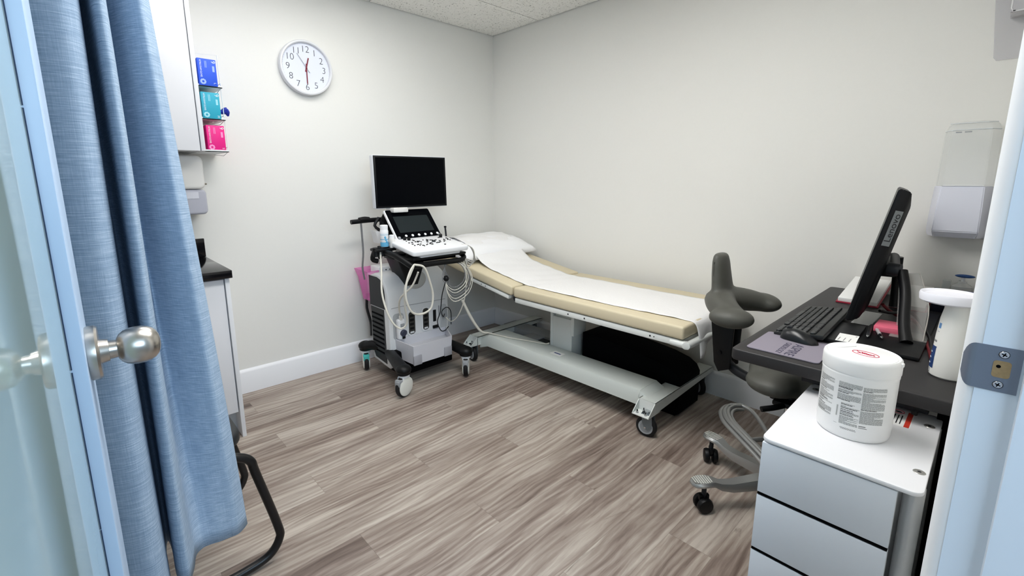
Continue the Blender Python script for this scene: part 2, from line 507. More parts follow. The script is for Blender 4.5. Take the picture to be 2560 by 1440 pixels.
# glass door, opened into the room
DB = mat('door_paint', (190, 214, 242), .35)
def door_glass():
    m = bpy.data.materials.new('door_glass'); m.use_nodes = True; n = Nodes(m)
    n.p.inputs['Base Color'].default_value = (*lin((196, 224, 226)), 1)      # privacy film behind clear glass
    n.p.inputs['Roughness'].default_value = .45; n.p.inputs['IOR'].default_value = 1.15
    n.p.inputs['Transmission Weight'].default_value = .25
    n.p.inputs['Coat Weight'].default_value = 1; n.p.inputs['Coat Roughness'].default_value = .02; n.p.inputs['Coat IOR'].default_value = 1.5
    return m
DGL = door_glass()
phi = math.radians(2.5)
hx, latch = 2.965, (2.012, -2.6640)
tx = Vector((math.cos(phi), -math.sin(phi), 0)); nn = Vector((math.sin(phi), math.cos(phi), 0))
DL = (hx-latch[0])/math.cos(phi)
# local frame: X from latch edge to hinge, Y = face normal (towards +y), Z up ; face plane at y=0
DM = frame((latch[0], latch[1], .008), tx, nn, (0, 0, 1))
TH, DEP, ST = .045, .0165, .118
mb = MB()
def stile(mb, x0, x1, z0, z1):
    mb.box((x0, -TH, z0), (x1, 0, z1), DB, .0022, 2, M=DM)
stile(mb, 0, ST, 0, 2.09); stile(mb, DL-ST, DL, 0, 2.09)
stile(mb, ST-.001, DL-ST+.001, 0, .22); stile(mb, ST-.001, DL-ST+.001, 1.97, 2.09)
door = struct('door_1', mb)
mb = MB(); mb.box((ST-.004, -DEP-.008, .216), (DL-ST+.004, -DEP, 1.974), DGL, M=DM)
g = obj('glass', mb, door, 'reflective pane with pale film')
mb = MB()
GASK = mat('dark_gasket', (42, 62, 92), .6)
for z0, z1 in ((.22, .75), (.752, .99), (.994, 1.33), (1.333, 1.62), (1.625, 1.97)):
    mb.box((ST, -DEP-.0002, z0), (ST+.0022, -DEP+.0012, z1), GASK, M=DM)
obj('glazing_seal', mb, door)
# knob
kx, kz = .064, 1.005
base = DM @ Vector((kx, 0, kz-.008)); ax = nn
mb = MB()
mb.lathe([(0, 0), (.0385, 0), (.0395, .002), (.0395, .0105), (.037, .0135), (.012, .014), (0, .014)], STEEL, base, ax, 48)
ros = obj('knob_rosette', mb, door, 'brushed steel round rosette')
mb = MB()
mb.lathe([(0, .013), (.0185, .013), (.0160, .0235), (.0140, .0238), (.0132, .0330), (.0150, .0332), (.0205, .0365), (.0250, .0420), (.0276, .0490), (.0286, .0560), (.0282, .0640), (.0264, .0710), (.0230, .0770), (.0180, .0815), (.0120, .0842), (.006, .0853), (0, .0856)], STEEL, base, ax, 48)
obj('door_knob', mb, ros, 'oval brushed steel door knob')

# ------------------------------------------------------------------ ceiling light (outside the frame)
def troffer(x0, label, dm):
    x0 += .003; x1, y0, y1 = x0+.604, -2.297, -1.083
    t = thing('ceiling_light', label, 'ceiling light', ((x0+x1)/2, -1.69, CEIL), 'recessed ceiling lights')
    mb = MB()
    mb.box((x0, y0, CEIL-.004), (x0+.025, y1, CEIL+.03), TRIM); mb.box((x1-.025, y0, CEIL-.004), (x1, y1, CEIL+.03), TRIM)
    mb.box((x0+.025, y0, CEIL-.004), (x1-.025, y0+.025, CEIL+.03), TRIM); mb.box((x0+.025, y1-.025, CEIL-.004), (x1-.025, y1, CEIL+.03), TRIM)
    obj('frame', mb, t)
    mb = MB(); mb.box((x0+.025, y0+.025, CEIL+.004), (x1-.025, y1-.025, CEIL+.012), dm)
    obj('diffuser', mb, t)
troffer(1.72, 'recessed white fluorescent ceiling light nearer the doorway', mat('light_diffuser', (245, 245, 240), .6, emit=LAMP_POWER))
troffer(.50, 'recessed white fluorescent ceiling light nearer the wall clock', mat('weaker_diffuser', (245, 245, 240), .6, emit=LAMP_POWER_FAR))  # same fitting with weaker emission, set to balance the wall brightness

# ------------------------------------------------------------------ curtain
def curtain():
    plan = [(1.676, -2.412), (1.690, -2.424), (1.704, -2.442), (1.712, -2.464, .030), (1.722, -2.486, .075), (1.728, -2.506, .120), (1.735, -2.522, .145), (1.745, -2.536, .105), (1.772, -2.546, .012), (1.800, -2.562), (1.770, -2.580),
            (1.640, -2.580), (1.590, -2.585), (1.640, -2.596), (1.780, -2.600), (1.822, -2.620), (1.818, -2.655), (1.790, -2.690), (1.755, -2.708), (1.790, -2.728), (1.835, -2.745), (1.815, -2.772), (1.70, -2.782), (1.66, -2.80), (1.75, -2.82), (1.82, -2.84), (1.80, -2.87), (1.72, -2.90), (1.75, -2.94), (1.82, -2.97), (1.78, -3.02), (1.72, -3.06)]
    P = [Vector((q[0], q[1], q[2] if len(q) > 2 else 0)) for q in plan]; pts = []      # z = how deep the fold goes above the hem
    n = len(P)
    for i in range(n-1):
        p0 = P[i-1] if i else P[0]*2-P[1]; p1, p2 = P[i], P[i+1]; p3 = P[i+2] if i+2 < n else P[-1]*2-P[-2]
        for k in range(8):
            t = k/8; pts.append(.5*((2*p1)+(p2-p0)*t+(2*p0-5*p1+4*p2-p3)*t*t+(3*p1-p0-3*p2+p3)*t**3))
    pts.append(P[-1])
    s = [0]
    for a, b in zip(pts, pts[1:]): s.append(s[-1]+(b-a).length)
    bm = bmesh.new(); lay = bm.verts.layers.float_vector.new('fab')
    rows = []; NZ = 60; z0, z1 = .345, 2.345
    for j in range(NZ+1):
        z = z0+(z1-z0)*j/NZ; t = j/NZ
        row = []
        for k, p in enumerate(pts):
            # narrower towards the track, folds a little looser at the hem
            y = -2.60+(p.y+2.60)*(.955-.50*t) if p.y > -2.60 else p.y
            x = 1.72+(p.x-p.z*min(1, .15+2.2*t)-1.72)*(1.0-.12*t)+.006*math.sin(3.1*z+9*s[k])
            y += .004*math.sin(2.3*z+11*s[k])
            zz = z+(.012*math.sin(7*s[k])*(1-t)**6)
            v = bm.verts.new((x, y, zz)); v[lay] = (s[k], z, 0); row.append(v)
        rows.append(row)
    for a, b in zip(rows, rows[1:]):
        for k in range(len(a)-1): bm.faces.new((a[k], a[k+1], b[k+1], b[k]))
    for f in bm.faces: f.smooth = True
    return bm
cur = thing('privacy_curtain', 'long slate blue linen curtain hanging in folds beside the open glass door', 'curtain', (1.75, -2.6, .345))
mb = MB(); mb.bm.free(); mb.bm = curtain(); mb.mi(CLOTH)
co_ = obj('fabric', mb, cur, ang=180)
md = co_.modifiers.new('thick', 'SOLIDIFY'); md.thickness = .0022; md.offset = 0
mb = MB(); mb.box((1.70, YR+.01, 2.345), (1.74, -2.44, CEIL-.001), ALU, .004); obj('ceiling_track', mb, cur)

# ------------------------------------------------------------------ wall clock
def clock():
    c = Vector((0, -1.5195, 1.912)); R = .1555
    t = thing('wall_clock', 'round white wall clock with thin black numerals and dark red hands', 'clock', (0, c.y, c.z))
    mb = MB()
    mb.lathe([(0, .001), (R-.005, .001), (R, .006), (R, .030), (R-.004, .037), (R-.011, .0385), (R-.015, .035), (R-.017, .022), (0, .022)][:8], mat('clock_rim', (222, 223, 226), .35), c, (1, 0, 0), 96)
    obj('case', mb, t)
    mb = MB(); mb.cyl(c+Vector((.004, 0, 0)), c+Vector((.021, 0, 0)), R-.0165, mat('clock_face', (222, 226, 238), .6), seg=96); f = obj('dial', mb, t)
    mb = MB()
    K = mat('numeral_ink', (44, 46, 52), .6)
    for h in range(1, 13):
        a = 2*PI*h/12; r = .1060
        body = str(h)
        sz = .052
        y = c.y+r*math.sin(a); z = c.z+r*math.cos(a)
        mb.text(body, (.0212, y, z-.0180), (0, 1, 0), (0, 0, 1), sz, K, 'CENTER', .0002, None, .0009)
    for h in range(60):
        a = 2*PI*h/60; r = .1345
        mb.ell((.0212, c.y+r*math.sin(a), c.z+r*math.cos(a)), (.0004, .0007, .0007), K, 6)
    obj('numerals', mb, f)
    HR = mat('dark_red_hand', (120, 26, 46), .5)
    def hand(name, a, l, tail, w, m, x):
        mb = MB()
        M = Matrix.Translation((x, c.y, c.z)) @ Matrix.Rotation(-a, 4, 'X')
        mb.box((-.0005, -w/2, -tail), (.0005, w/2, l), m, M=M)
        obj(name, mb, t)
    hand('hour_hand', math.radians(15), .0600, .022, .0072, HR, .0232)
    hand('minute_hand', math.radians(180), .0900, .024, .0058, HR, .0248)
    hand('second_hand', math.radians(-34), .0900, .032, .0018, mat('second_hand_grey', (90, 94, 100), .5), .0262)
    mb = MB(); mb.cyl((.0215, c.y, c.z), (.0275, c.y, c.z), .0052, HR, seg=20, bev=.001); obj('hub', mb, t)
clock()

# ------------------------------------------------------------------ cabinets on the left wall
CE = -2.150       # right-hand end of the cabinet run
def upper_cab():
    t = thing('upper_cabinet', 'glossy white wall cabinet hung above the black countertop', 'cabinet', (.17, -2.6, 1.392))
    mb = MB()
    z0, z1, D = 1.392, 2.30, .335
    mb.box((.002, CE-.018, z0), (D+.012, CE, z1), LAMIN2, .001)            # end panel
    mb.box((.002, YR+.03, z0+.002), (D-.012, CE-.0182, z1), LAMIN2, .001)
    obj('carcass', mb, t)
    y = CE-.020
    for k in range(2):
        y1 = y; y0 = max(YR+.03, y-.45)
        mb = MB(); mb.box((D-.010, y0+.0015, z0), (D+.010, y1-.0015, z1), LAMIN, .0012); obj('door', mb, t); y = y0
upper_cab()
def lower_cab():
    t = thing('base_cabinet', 'white floor cabinet under the black countertop', 'cabinet', (.26, -2.6, 0))
    mb = MB()
    CL = CE-.004
    mb.box((.002, CL-.018, 0), (.535, CL, .808), LAMIN2, .001)
    mb.box((.002, YR+.03, .13), (.505, CL-.0182, .808), LAMIN2, .001)
    obj('carcass', mb, t)
    mb = MB(); mb.box((.38, YR+.03, 0), (.44, CL-.0183, .129), mat('kickboard_grey', (186, 188, 190), .4)); obj('kickboard', mb, t)
    y = CL-.021
    for k in range(2):
        y0 = max(YR+.03, y-.42)
        mb = MB(); mb.box((.507, y0+.0015, .134), (.527, y-.0015, .800), LAMIN, .0012); obj('door', mb, t); y = y0
    t = thing('countertop', 'black polished stone countertop with low backsplash on the white base cabinet', 'countertop', (.27, -2.6, .808))
    mb = MB(); mb.box((.002, YR+.02, .8085), (.560, CE+.006, .845), STONE, .0025); obj('slab', mb, t)
    mb = MB(); mb.box((.002, YR+.02, .8455), (.022, CE+.006, .945), STONE, .002); obj('backsplash', mb, t)
lower_cab()
def towel():
    t = thing('paper_towel_dispenser', 'white paper towel dispenser with grey see-through lower part on the wall', 'dispenser', (0, -2.27, 1.09))
    M = frame((0.001, 0, 0), (0, 1, 0), (0, 0, 1), (1, 0, 0))
    mb = MB(); mb.prism(rrect(-2.44, 1.212, -2.142, 1.376, .028), .205, WHITE2, M, .012, 3); obj('cover', mb, t)
    mb = MB(); mb.prism(rrect(-2.435, 1.086, -2.140, 1.2105, .022), .195, mat('smoky_plastic', (176, 177, 188), .25), M, .010, 3); low = obj('lower_tray', mb, t, 'grey translucent plastic')
    mb = MB(); mb.box((.1965, -2.40, 1.165), (.1980, -2.175, 1.198), mat('pale_label', (205, 206, 214), .5)); obj('window', mb, low)
    mb = MB(); mb.box((.09, -2.143, 1.233), (.115, -2.118, 1.241), mat('key_metal', (120, 112, 98), .4, metal=.6), .002); obj('key', mb, t, 'small metal key')
towel()
# glove box rack and three boxes
def rack():
    t = thing('glove_box_rack', 'white wire rack on the wall holding three glove boxes', 'rack', (.01, -2.09, 1.395))
    mb = MB()
    W = mat('white_wire', (226, 230, 232), .35)
    YA, YB = -2.1455, -2.038
    mb.tube([(.27, YA+.003, 1.395), (.27, YA+.003, 1.842), (.27, YB-.006, 1.848), (.27, YB, 1.40)], .0018, W, 6)
    obj('frame_wire', mb, t)
    mb = MB(); mb.box((.001, YA, 1.398), (.004, YB, 1.850), CLEAR); obj('back_panel', mb, t)
    for z in (1.700, 1.549, 1.397):
        mb = MB()
        mb.box((.006, YA+.001, z-.004), (.284, YB, z-.0005), W)
        mb.box((.280, YA+.001, z-.004), (.284, YB, z+.006), W)
        obj('shelf', mb, t)
        mb = MB(); mb.tube([(.02, YB-.002, z+.020), (.272, YB-.002, z+.020)], .0016, W, 6); mb.tube([(.272, YB-.002, z+.020), (.272, YB-.002, z)], .0016, W, 6)
        mb.tube([(.02, YB-.012, z-.006), (.22, YB-.012, z-.020), (.27, YB-.004, z-.004)], .0014, W, 6)
        obj('wire', mb, t)
rack()
def glove(col, z, y0, x1, letter, cn, label):
    C = mat('card_'+cn, col, .5)
    t = thing('glove_box', label, 'box', ((x1+.03)/2, y0+.0385, z), 'glove boxes in the wall rack')
    y1, z1 = y0+.077, z+.121
    mb = MB(); mb.box((.03, y0, z), (x1, y1, z1), C, .0015)
    obj('carton', mb, t)
    mb = MB()
    LI = mat('print_'+cn, tuple(int(v*.45+255*.55) for v in col), .6)
    X = x1+.0001
    mb.text('NITRILE EXAM GLOVES', (X, y0+.009, z1-.006), (0, 0, -1), (0, 1, 0), .0105, INKW, width=.078)
    obj('lettering', mb, t); mb = MB()
    for k in range(2):
        yy = y0+.030+k*.005
        mb.box((X, yy, z1-.040), (X+.0003, yy+.0022, z1-.010), LI)
    obj('printed_bars', mb, t); mb = MB()
    mb.box((X, y1-.017, z1-.056), (X+.0003, y1-.008, z1-.030), LI)
    obj('printed_block', mb, t); mb = MB()
    mb.text('9', (X, y1-.019, z1-.006), (0, 0, -1), (0, 1, 0), .024, INKW)
    obj('printed_mark', mb, t); mb = MB()
    for k in range(9):
        a = 2*PI*k/9; mb.ell((X+.0002, y0+.017+.0088*math.cos(a), z+.017+.0088*math.sin(a)), (.0004, .0042, .0042), LI, 10)
    obj('flower_logo', mb, t); mb = MB()
    mb.text(letter, (X, y1-.016, z+.016), (0, 0, -1), (0, 1, 0), .014, INKW)
    obj('size_letter', mb, t)
glove((34, 84, 214), 1.7001, -2.1340, .292, 'L', 'blue', 'dark blue glove box, topmost in the white wall rack')
glove((34, 160, 186), 1.5491, -2.1340, .290, 'M', 'teal', 'teal glove box in the middle of the white wall rack')
glove((226, 14, 128), 1.3975, -2.1260, .282, 'S', 'magenta', 'magenta pink glove box, lowest in the white wall rack')
mb = MB(); BG = mat('blue_glove', (18, 40, 150), .5)
mb.tube([(.235, -2.052, 1.592), (.240, -2.036, 1.590), (.240, -2.026, 1.600), (.238, -2.018, 1.588), (.236, -2.014, 1.572)], [.010, .012, .014, .013, .004], BG, 8, 3)
mb.tube([(.238, -2.022, 1.598), (.236, -2.020, 1.614)], [.008, .003], BG, 8)
tag(recenter(obj('glove', mb)), 'dark blue glove poking out beside the teal glove box', 'glove')

# ------------------------------------------------------------------ soap dispenser and clear holder on the right wall
def soap():
    t = thing('soap_dispenser', 'white soap dispenser with clear reservoir on the wall beside the door', 'dispenser', (2.845, 0, 1.02))
    M = frame((0, -.001, 0), (1, 0, 0), (0, 0, 1), (0, -1, 0))
    def oct_(x0, x1, y0, y1): return None
    mb = MB()
    # lower cover: chamfered left and right edges, sloping foot
    b = bmesh.new()
    def ring(z, ins, d):
        return [(2.752+ins, -.001, z), (2.752+ins, -d*.45, z), (2.775+ins, -d, z), (2.905-ins, -d, z), (2.928-ins, -d*.45, z), (2.928-ins, -.001, z)]
    rows = [ring(1.020, .004, .088), ring(1.045, -.001, .112), ring(1.140, .001, .108), ring(1.2225, .004, .100)]
    V = [[b.verts.new(p) for p in r] for r in rows]
    for a, c in zip(V, V[1:]):
        for k in range(5): b.faces.new((a[k], a[k+1], c[k+1], c[k]))
        b.faces.new((a[5], a[0], c[0], c[5]))
    b.faces.new(V[0][::-1]); b.faces.new(V[-1])
    bmesh.ops.recalc_face_normals(b, faces=b.faces)
    ed = [e for e in b.edges if e.calc_length() > .005]
    bmesh.ops.bevel(b, geom=ed, offset=.003, segments=2, affect='EDGES')
    mb._merge(b, mat('cool_white_plastic', (226, 228, 240), .35)); obj('cover', mb, t)
    mb = MB(); b = bmesh.new()
    rows = [ring(1.224, .006, .098), ring(1.40, .009, .094), ring(1.438, .010, .093), ring(1.462, .018, .080), ring(1.472, .034, .060)]
    V = [[b.verts.new(p) for p in r] for r in rows]
    for a, c in zip(V, V[1:]):
        for k in range(5): b.faces.new((a[k], a[k+1], c[k+1], c[k]))
    b.faces.new(V[-1])
    bmesh.ops.recalc_face_normals(b, faces=b.faces)
    ed = [e for e in b.edges if e.calc_length() > .008 and not e.is_boundary]
    bmesh.ops.bevel(b, geom=ed, offset=.0035, segments=2, affect='EDGES')
    bmesh.ops.solidify(b, geom=list(b.faces), thickness=.0025)
    mb._merge(b, CLEAR); obj('clear_reservoir', mb, t, 'clear plastic')
    mb = MB()
    S = mat('clear_edge', (214, 218, 220), .15)
    pts = [(2.763, -.046, 1.437), (2.786, -.094, 1.437), (2.893, -.094, 1.437), (2.916, -.046, 1.437)]
    mb.tube([(2.782, -.099, 1.2245), (2.898, -.099, 1.2245)], .0018, WHITE, 8); obj('seam_strip', mb, t); mb = MB()
    mb.tube(pts, .0022, S, 8)
    mb.tube([(2.775, -.070, 1.464), (2.800, -.083, 1.463), (2.880, -.083, 1.463), (2.905, -.060, 1.464)], .0018, S, 8)
    mb.box((2.795, -.0945, 1.427), (2.812, -.0935, 1.431), GREYPL); mb.box((2.82, -.0945, 1.427), (2.84, -.0935, 1.431), GREYPL)
    obj('rim', mb, t)
soap()
def holder():
    t = thing('acrylic_wall_holder', 'clear acrylic holder high on the wall beside the door', 'holder', (2.88, 0, 1.69))
    A = mat('acrylic', (230, 228, 232), .1, alpha=.35)
    mb = MB(); mb.prism([(2.828, 1.99), (2.858, 1.705), (2.866, 1.694), (2.940, 1.694), (2.940, 1.99)], .003, A, frame((0, -.002, 0), (1, 0, 0), (0, 0, 1), (0, -1, 0))); obj('back_panel', mb, t)
    mb = MB()
    mb.box((2.884, -.110, 1.836), (2.945, -.107, 1.99), A, .001); mb.box((2.884, -.107, 1.836), (2.945, -.005, 1.840), A, .001)
    mb.box((2.884, -.107, 1.84), (2.887, -.005, 1.99), A, .001)
    mb.tube([(2.884, -.110, 1.99), (2.885, -.110, 1.850), (2.890, -.110, 1.838), (2.945, -.110, 1.838)], .0022, mat('acrylic_edge', (232, 232, 234), .2), 8)
    obj('pocket', mb, t)
    mb = MB(); mb.ell((2.893, -.112, 1.839), (.004, .002, .002), DKGREY, 10); obj('scuff', mb, t)
holder()

# ------------------------------------------------------------------ casters
def bed_caster(parent, x, y, rot, r=.052):
    """grey braked swivel caster, hub disc facing local -y"""
    M = Matrix.Translation((x, y, 0)) @ Matrix.Rotation(rot, 4, 'Z')
    P = lambda a, b, c: tuple(M @ Vector((a, b, c)))
    mb = MB()
    FK = mat('caster_fork', (120, 128, 134), .35, metal=.5)
    for s in (-1, 1):
        mb.prism([(-.020, 2*r+.018), (.030, 2*r+.018), (.034, r*1.1), (.012, r-.012), (-.004, r-.004), (-.016, r*1.5)], .003, FK, M @ frame((0.012, s*.021+(.0015), 0), (1, 0, 0), (0, 0, 1), (0, -1, 0)))
    mb.box((-.012, -.022, 2*r+.014), (.040, .022, 2*r+.019), FK, .002, M=M)
    mb.cyl(P(.012, 0, 2*r+.018), P(.012, 0, 2*r+.030), .014, CHROME)
    f = obj('caster', mb, parent)
    mb = MB()
    mb.lathe([(0, -.014), (.028, -.014), (r-.008, -.0145), (r-.002, -.011), (r, -.006), (r, .006), (r-.002, .011), (r-.008, .0145), (0, .014)], RUBBER, P(.012, 0, r), tuple(M.to_3x3() @ Vector((0, 1, 0))), 36)
    wv = obj('wheel', mb, f)
    mb = MB()
    for s in (-1, 1):
        a = P(.012, s*.0135, r); b = P(.012, s*.0165, r)
        mb.cyl(a, b, r*.70, mat('light_grey_hub', (176, 180, 184), .4), seg=32, bev=.001)
        mb.cyl(a, P(.012, s*.018, r), r*.52, GREYPL, seg=32); mb.cyl(a, P(.012, s*.024, r), .005, CHROME, seg=12)
    obj('hub', mb, f)
    mb = MB(); mb.box((-.018, -.017, 2*r+.002), (-.048, .017, 2*r+.012), DKGREY, .003, M=M @ Matrix.Rotation(.35, 4, 'Y')); obj('brake_pedal', mb, f)

# ------------------------------------------------------------------ exam table
def bed():
    t = thing('exam_table', 'beige padded examination table on a white wheeled steel frame along the wall', 'examination table', (1.1, -.41, 0))
    Y0, Y1 = -.748, -.085; HX = .995; ZT = .612; TH = .062
    # main cushion
    mb = MB(); mb.box((HX+.004, Y0, ZT-TH), (2.072, Y1, ZT), VINYL, .012, 3)
    obj('cushion', mb, t)
    a = math.radians(9.0); HL = .94
    R = Matrix.Translation((HX-.004, 0, ZT-.008)) @ Matrix.Rotation(a, 4, 'Y')
    mb = MB(); mb.box((-HL, Y0, -TH+.010), (-.006, Y1, .010), VINYL, .012, 3, M=R); obj('head_cushion', mb, t)
    # rails and under-frame
    mb = MB()
    for y in (Y0+.006, Y1-.036):
        mb.box((HX+.012, y, ZT-TH-.034), (2.050, y+.030, ZT-TH-.004), WSTEEL, .004)
        for xx in (1.42, 1.53, 1.91, 1.93, 2.01, 2.04):
            mb.cyl((xx, y-.001, ZT-TH-.018), (xx, y+.002, ZT-TH-.018), .0045 if xx in (1.42, 1.53, 1.91, 2.04) else .003, DKGREY, seg=12)
    for xx in (1.05, 1.45, 2.02): mb.box((xx, Y0+.03, ZT-TH-.030), (xx+.04, Y1-.03, ZT-TH-.006), GSTEEL)
    obj('frame_rail', mb, t)
    mb = MB(); z = ZT-TH-.022
    mb.tube([(2.01, Y0+.018, z), (2.055, Y0+.014, z), (2.080, Y0+.022, z), (2.088, Y0+.05, z), (2.088, Y1-.05, z), (2.080, Y1-.022, z), (2.055, Y1-.014, z), (2.01, Y1-.018, z)], .0165, WSTEEL, 14, 4)
    obj('foot_bar', mb, t)
    mb = MB()
    for y in (Y0+.006, Y1-.036):
        mb.box((-.40, y, -TH-.020), (-.030, y+.030, -TH+.004), WSTEEL, .004, M=R)
        for xx in (-.29, -.25): mb.cyl(R @ Vector((xx, y-.001, -TH-.007)), R @ Vector((xx, y+.002, -TH-.007)), .0035, DKGREY, seg=10)
    mb.box((-.34, Y0+.03, -TH-.012), (-.30, Y1-.03, -TH+.006), GSTEEL, M=R)
    obj('head_rail', mb, t)
    for y in (Y0+.02, Y1-.05):
        mb = MB(); mb.cyl((HX, y, ZT-TH-.012), (HX, y+.03, ZT-TH-.012), .018, DKGREY, seg=18); obj('hinge', mb, t)
    # lifting column
    mb = MB(); mb.box((1.085, -.480, .145), (1.245, -.340, .40), WSTEEL, .004); mb.box((1.098, -.468, .40), (1.232, -.352, ZT-TH-.03), GSTEEL, .003)
    mb.box((1.070, -.4835, .145), (1.090, -.36, .535), WSTEEL, .004); mb.box((1.236, -.4835, .30), (1.262, -.36, .535), WSTEEL, .004)
    mb.box((1.02, -.56, ZT-TH-.036), (1.36, -.27, ZT-TH-.028), GSTEEL, .002)
    obj('lifting_column', mb, t)
    # base: long beam plus two cross arms
    mb = MB()
    prof = [(-.660, .120), (-.660, .178), (-.652, .196), (-.640, .200), (-.485, .200), (-.475, .190), (-.475, .150), (-.470, .120)]
    mb.prism(prof, 1.17, GSTEEL, frame((.655, 0, 0), (0, 1, 0), (0, 0, 1), (1, 0, 0)))
    # sloping ends of the long beam
    for x0, x1, dz in ((.655, .575, -.030), (1.823, 1.880, -.030)):
        rows = [[(x0, y, z) for y, z in prof+[prof[0]]], [(x1, y, z+dz) for y, z in prof+[prof[0]]]]
        mb.grid(rows, GSTEEL)
    mb.box((1.05, -.50, .115), (1.30, -.33, .150), GSTEEL, .003)
    beam = obj('base_beam', mb, t)
    mb = MB(); mb.box((1.17, -.60, .2002), (1.25, -.545, .2008), PAPER); mb.box((1.185, -.578, .2009), (1.235, -.566, .2011), INKB); obj('sticker', mb, beam)
    # cross arms: folded channels with an open bracket at the near end
    for xa, xb in ((.50, .585), (1.842, 1.932)):
        mb = MB()
        for x in (xa, xb-.004):
            mb.prism([(-.748, .118), (-.735, .118), (-.02, .150), (-.02, .176), (-.600, .176), (-.690, .176), (-.748, .124)], .004, GSTEEL, frame((x, 0, 0), (0, 1, 0), (0, 0, 1), (1, 0, 0)))
        mb.box((xa, -.690, .172), (xb, -.02, .176), GSTEEL)
        mb.box((xa, -.752, .116), (xb, -.640, .120), WSTEEL); mb.box((xa, -.692, .118), (xb, -.688, .176), WSTEEL)
        if xa < 1:
            pass
        arm = obj('cross_arm', mb, t)
        for bx, by in ((.02, -.735), (.065, -.735), (.035, -.700)):
            mb = MB(); mb.cyl((xa+bx, by, .120), (xa+bx, by, .124), .0075, CHROME, seg=8); mb.cyl((xa+bx, by, .124), (xa+bx, by, .130), .0055, CHROME, seg=6); mb.cyl((xa+bx, by, .130), (xa+bx, by, .138), .003, DKGREY, seg=8); obj('bolt', mb, arm)
    for x, rot in ((1.887, .15), (.542, -.2)):
        bed_caster(t, x, -.705, rot); bed_caster(t, x, -.075, rot+2.4)
    # actuator boxes under the head end
    mb = MB(); mb.box((.47, -.33, .112), (.96, -.20, .170), GREYPL, .004); obj('actuator_box', mb, t)
    mb = MB(); mb.box((.80, -.47, .150), (.92, -.36, .186), GREYPL, .004); mb.box((.92, -.44, .155), (1.07, -.38, .18), DKGREY, .004); obj('control_box', mb, t)
    mb = MB(); mb.tube([(1.03, -.30, .50), (.93, -.30, .46), (.88, -.30, .41), (.93, -.31, .37), (1.09, -.34, .39)], .004, CABLEG, 8, 5); obj('loose_cable', mb, t)
bed()
def pillow():
    m = mat('pillow_cotton', (240, 240, 241), .85, bump=.1, bump_scale=500)
    a = math.radians(9.0); HX, ZT = .991, .614
    b = bmesh.new(); NX, NY = 22, 30; L, Wd = .44, .70
    top = []; bot = []
    rnd = random.Random(3)
    def surf(s):
        rows = []
        for i in range(NX+1):
            u = i/NX*2-1; r = []
            for j in range(NY+1):
                v = j/NY*2-1
                e = max(0, (1-abs(u)**3.0))**.55*max(0, (1-abs(v)**4.5))**.5
                pin = 1-.08*(abs(u)**2)*(1-abs(v)**2)-.0
                x = u*L/2*(1-.05*(1-v*v)*0+.05*abs(u*v))
                y = v*Wd/2*(1+.02*abs(u*v))
                h = e*(.086 if s > 0 else .028)
                wr = .004*math.sin(9*v+5*u)*e+.003*math.sin(17*u-7*v)*e
                z = s*h+wr
                r.append((x, y, z))
            rows.append(r)
        return rows
    M = Matrix.Translation((HX, 0, ZT)) @ Matrix.Rotation(a, 4, 'Y') @ Matrix.Translation((-.675, -.402, .034))
    mb = MB(); T = [[M @ Vector(p) for p in r] for r in surf(1)]; B = [[M @ Vector(p) for p in r[::-1]] for r in surf(-1)]
    mb.grid(T, m); mb.grid(B, m)
    bmesh.ops.remove_doubles(mb.bm, verts=mb.bm.verts, dist=.0005)
    o = obj('pillow', mb, ang=180); tag(recenter(o), 'white pillow at the raised head end of the examination table', 'pillow')
pillow()
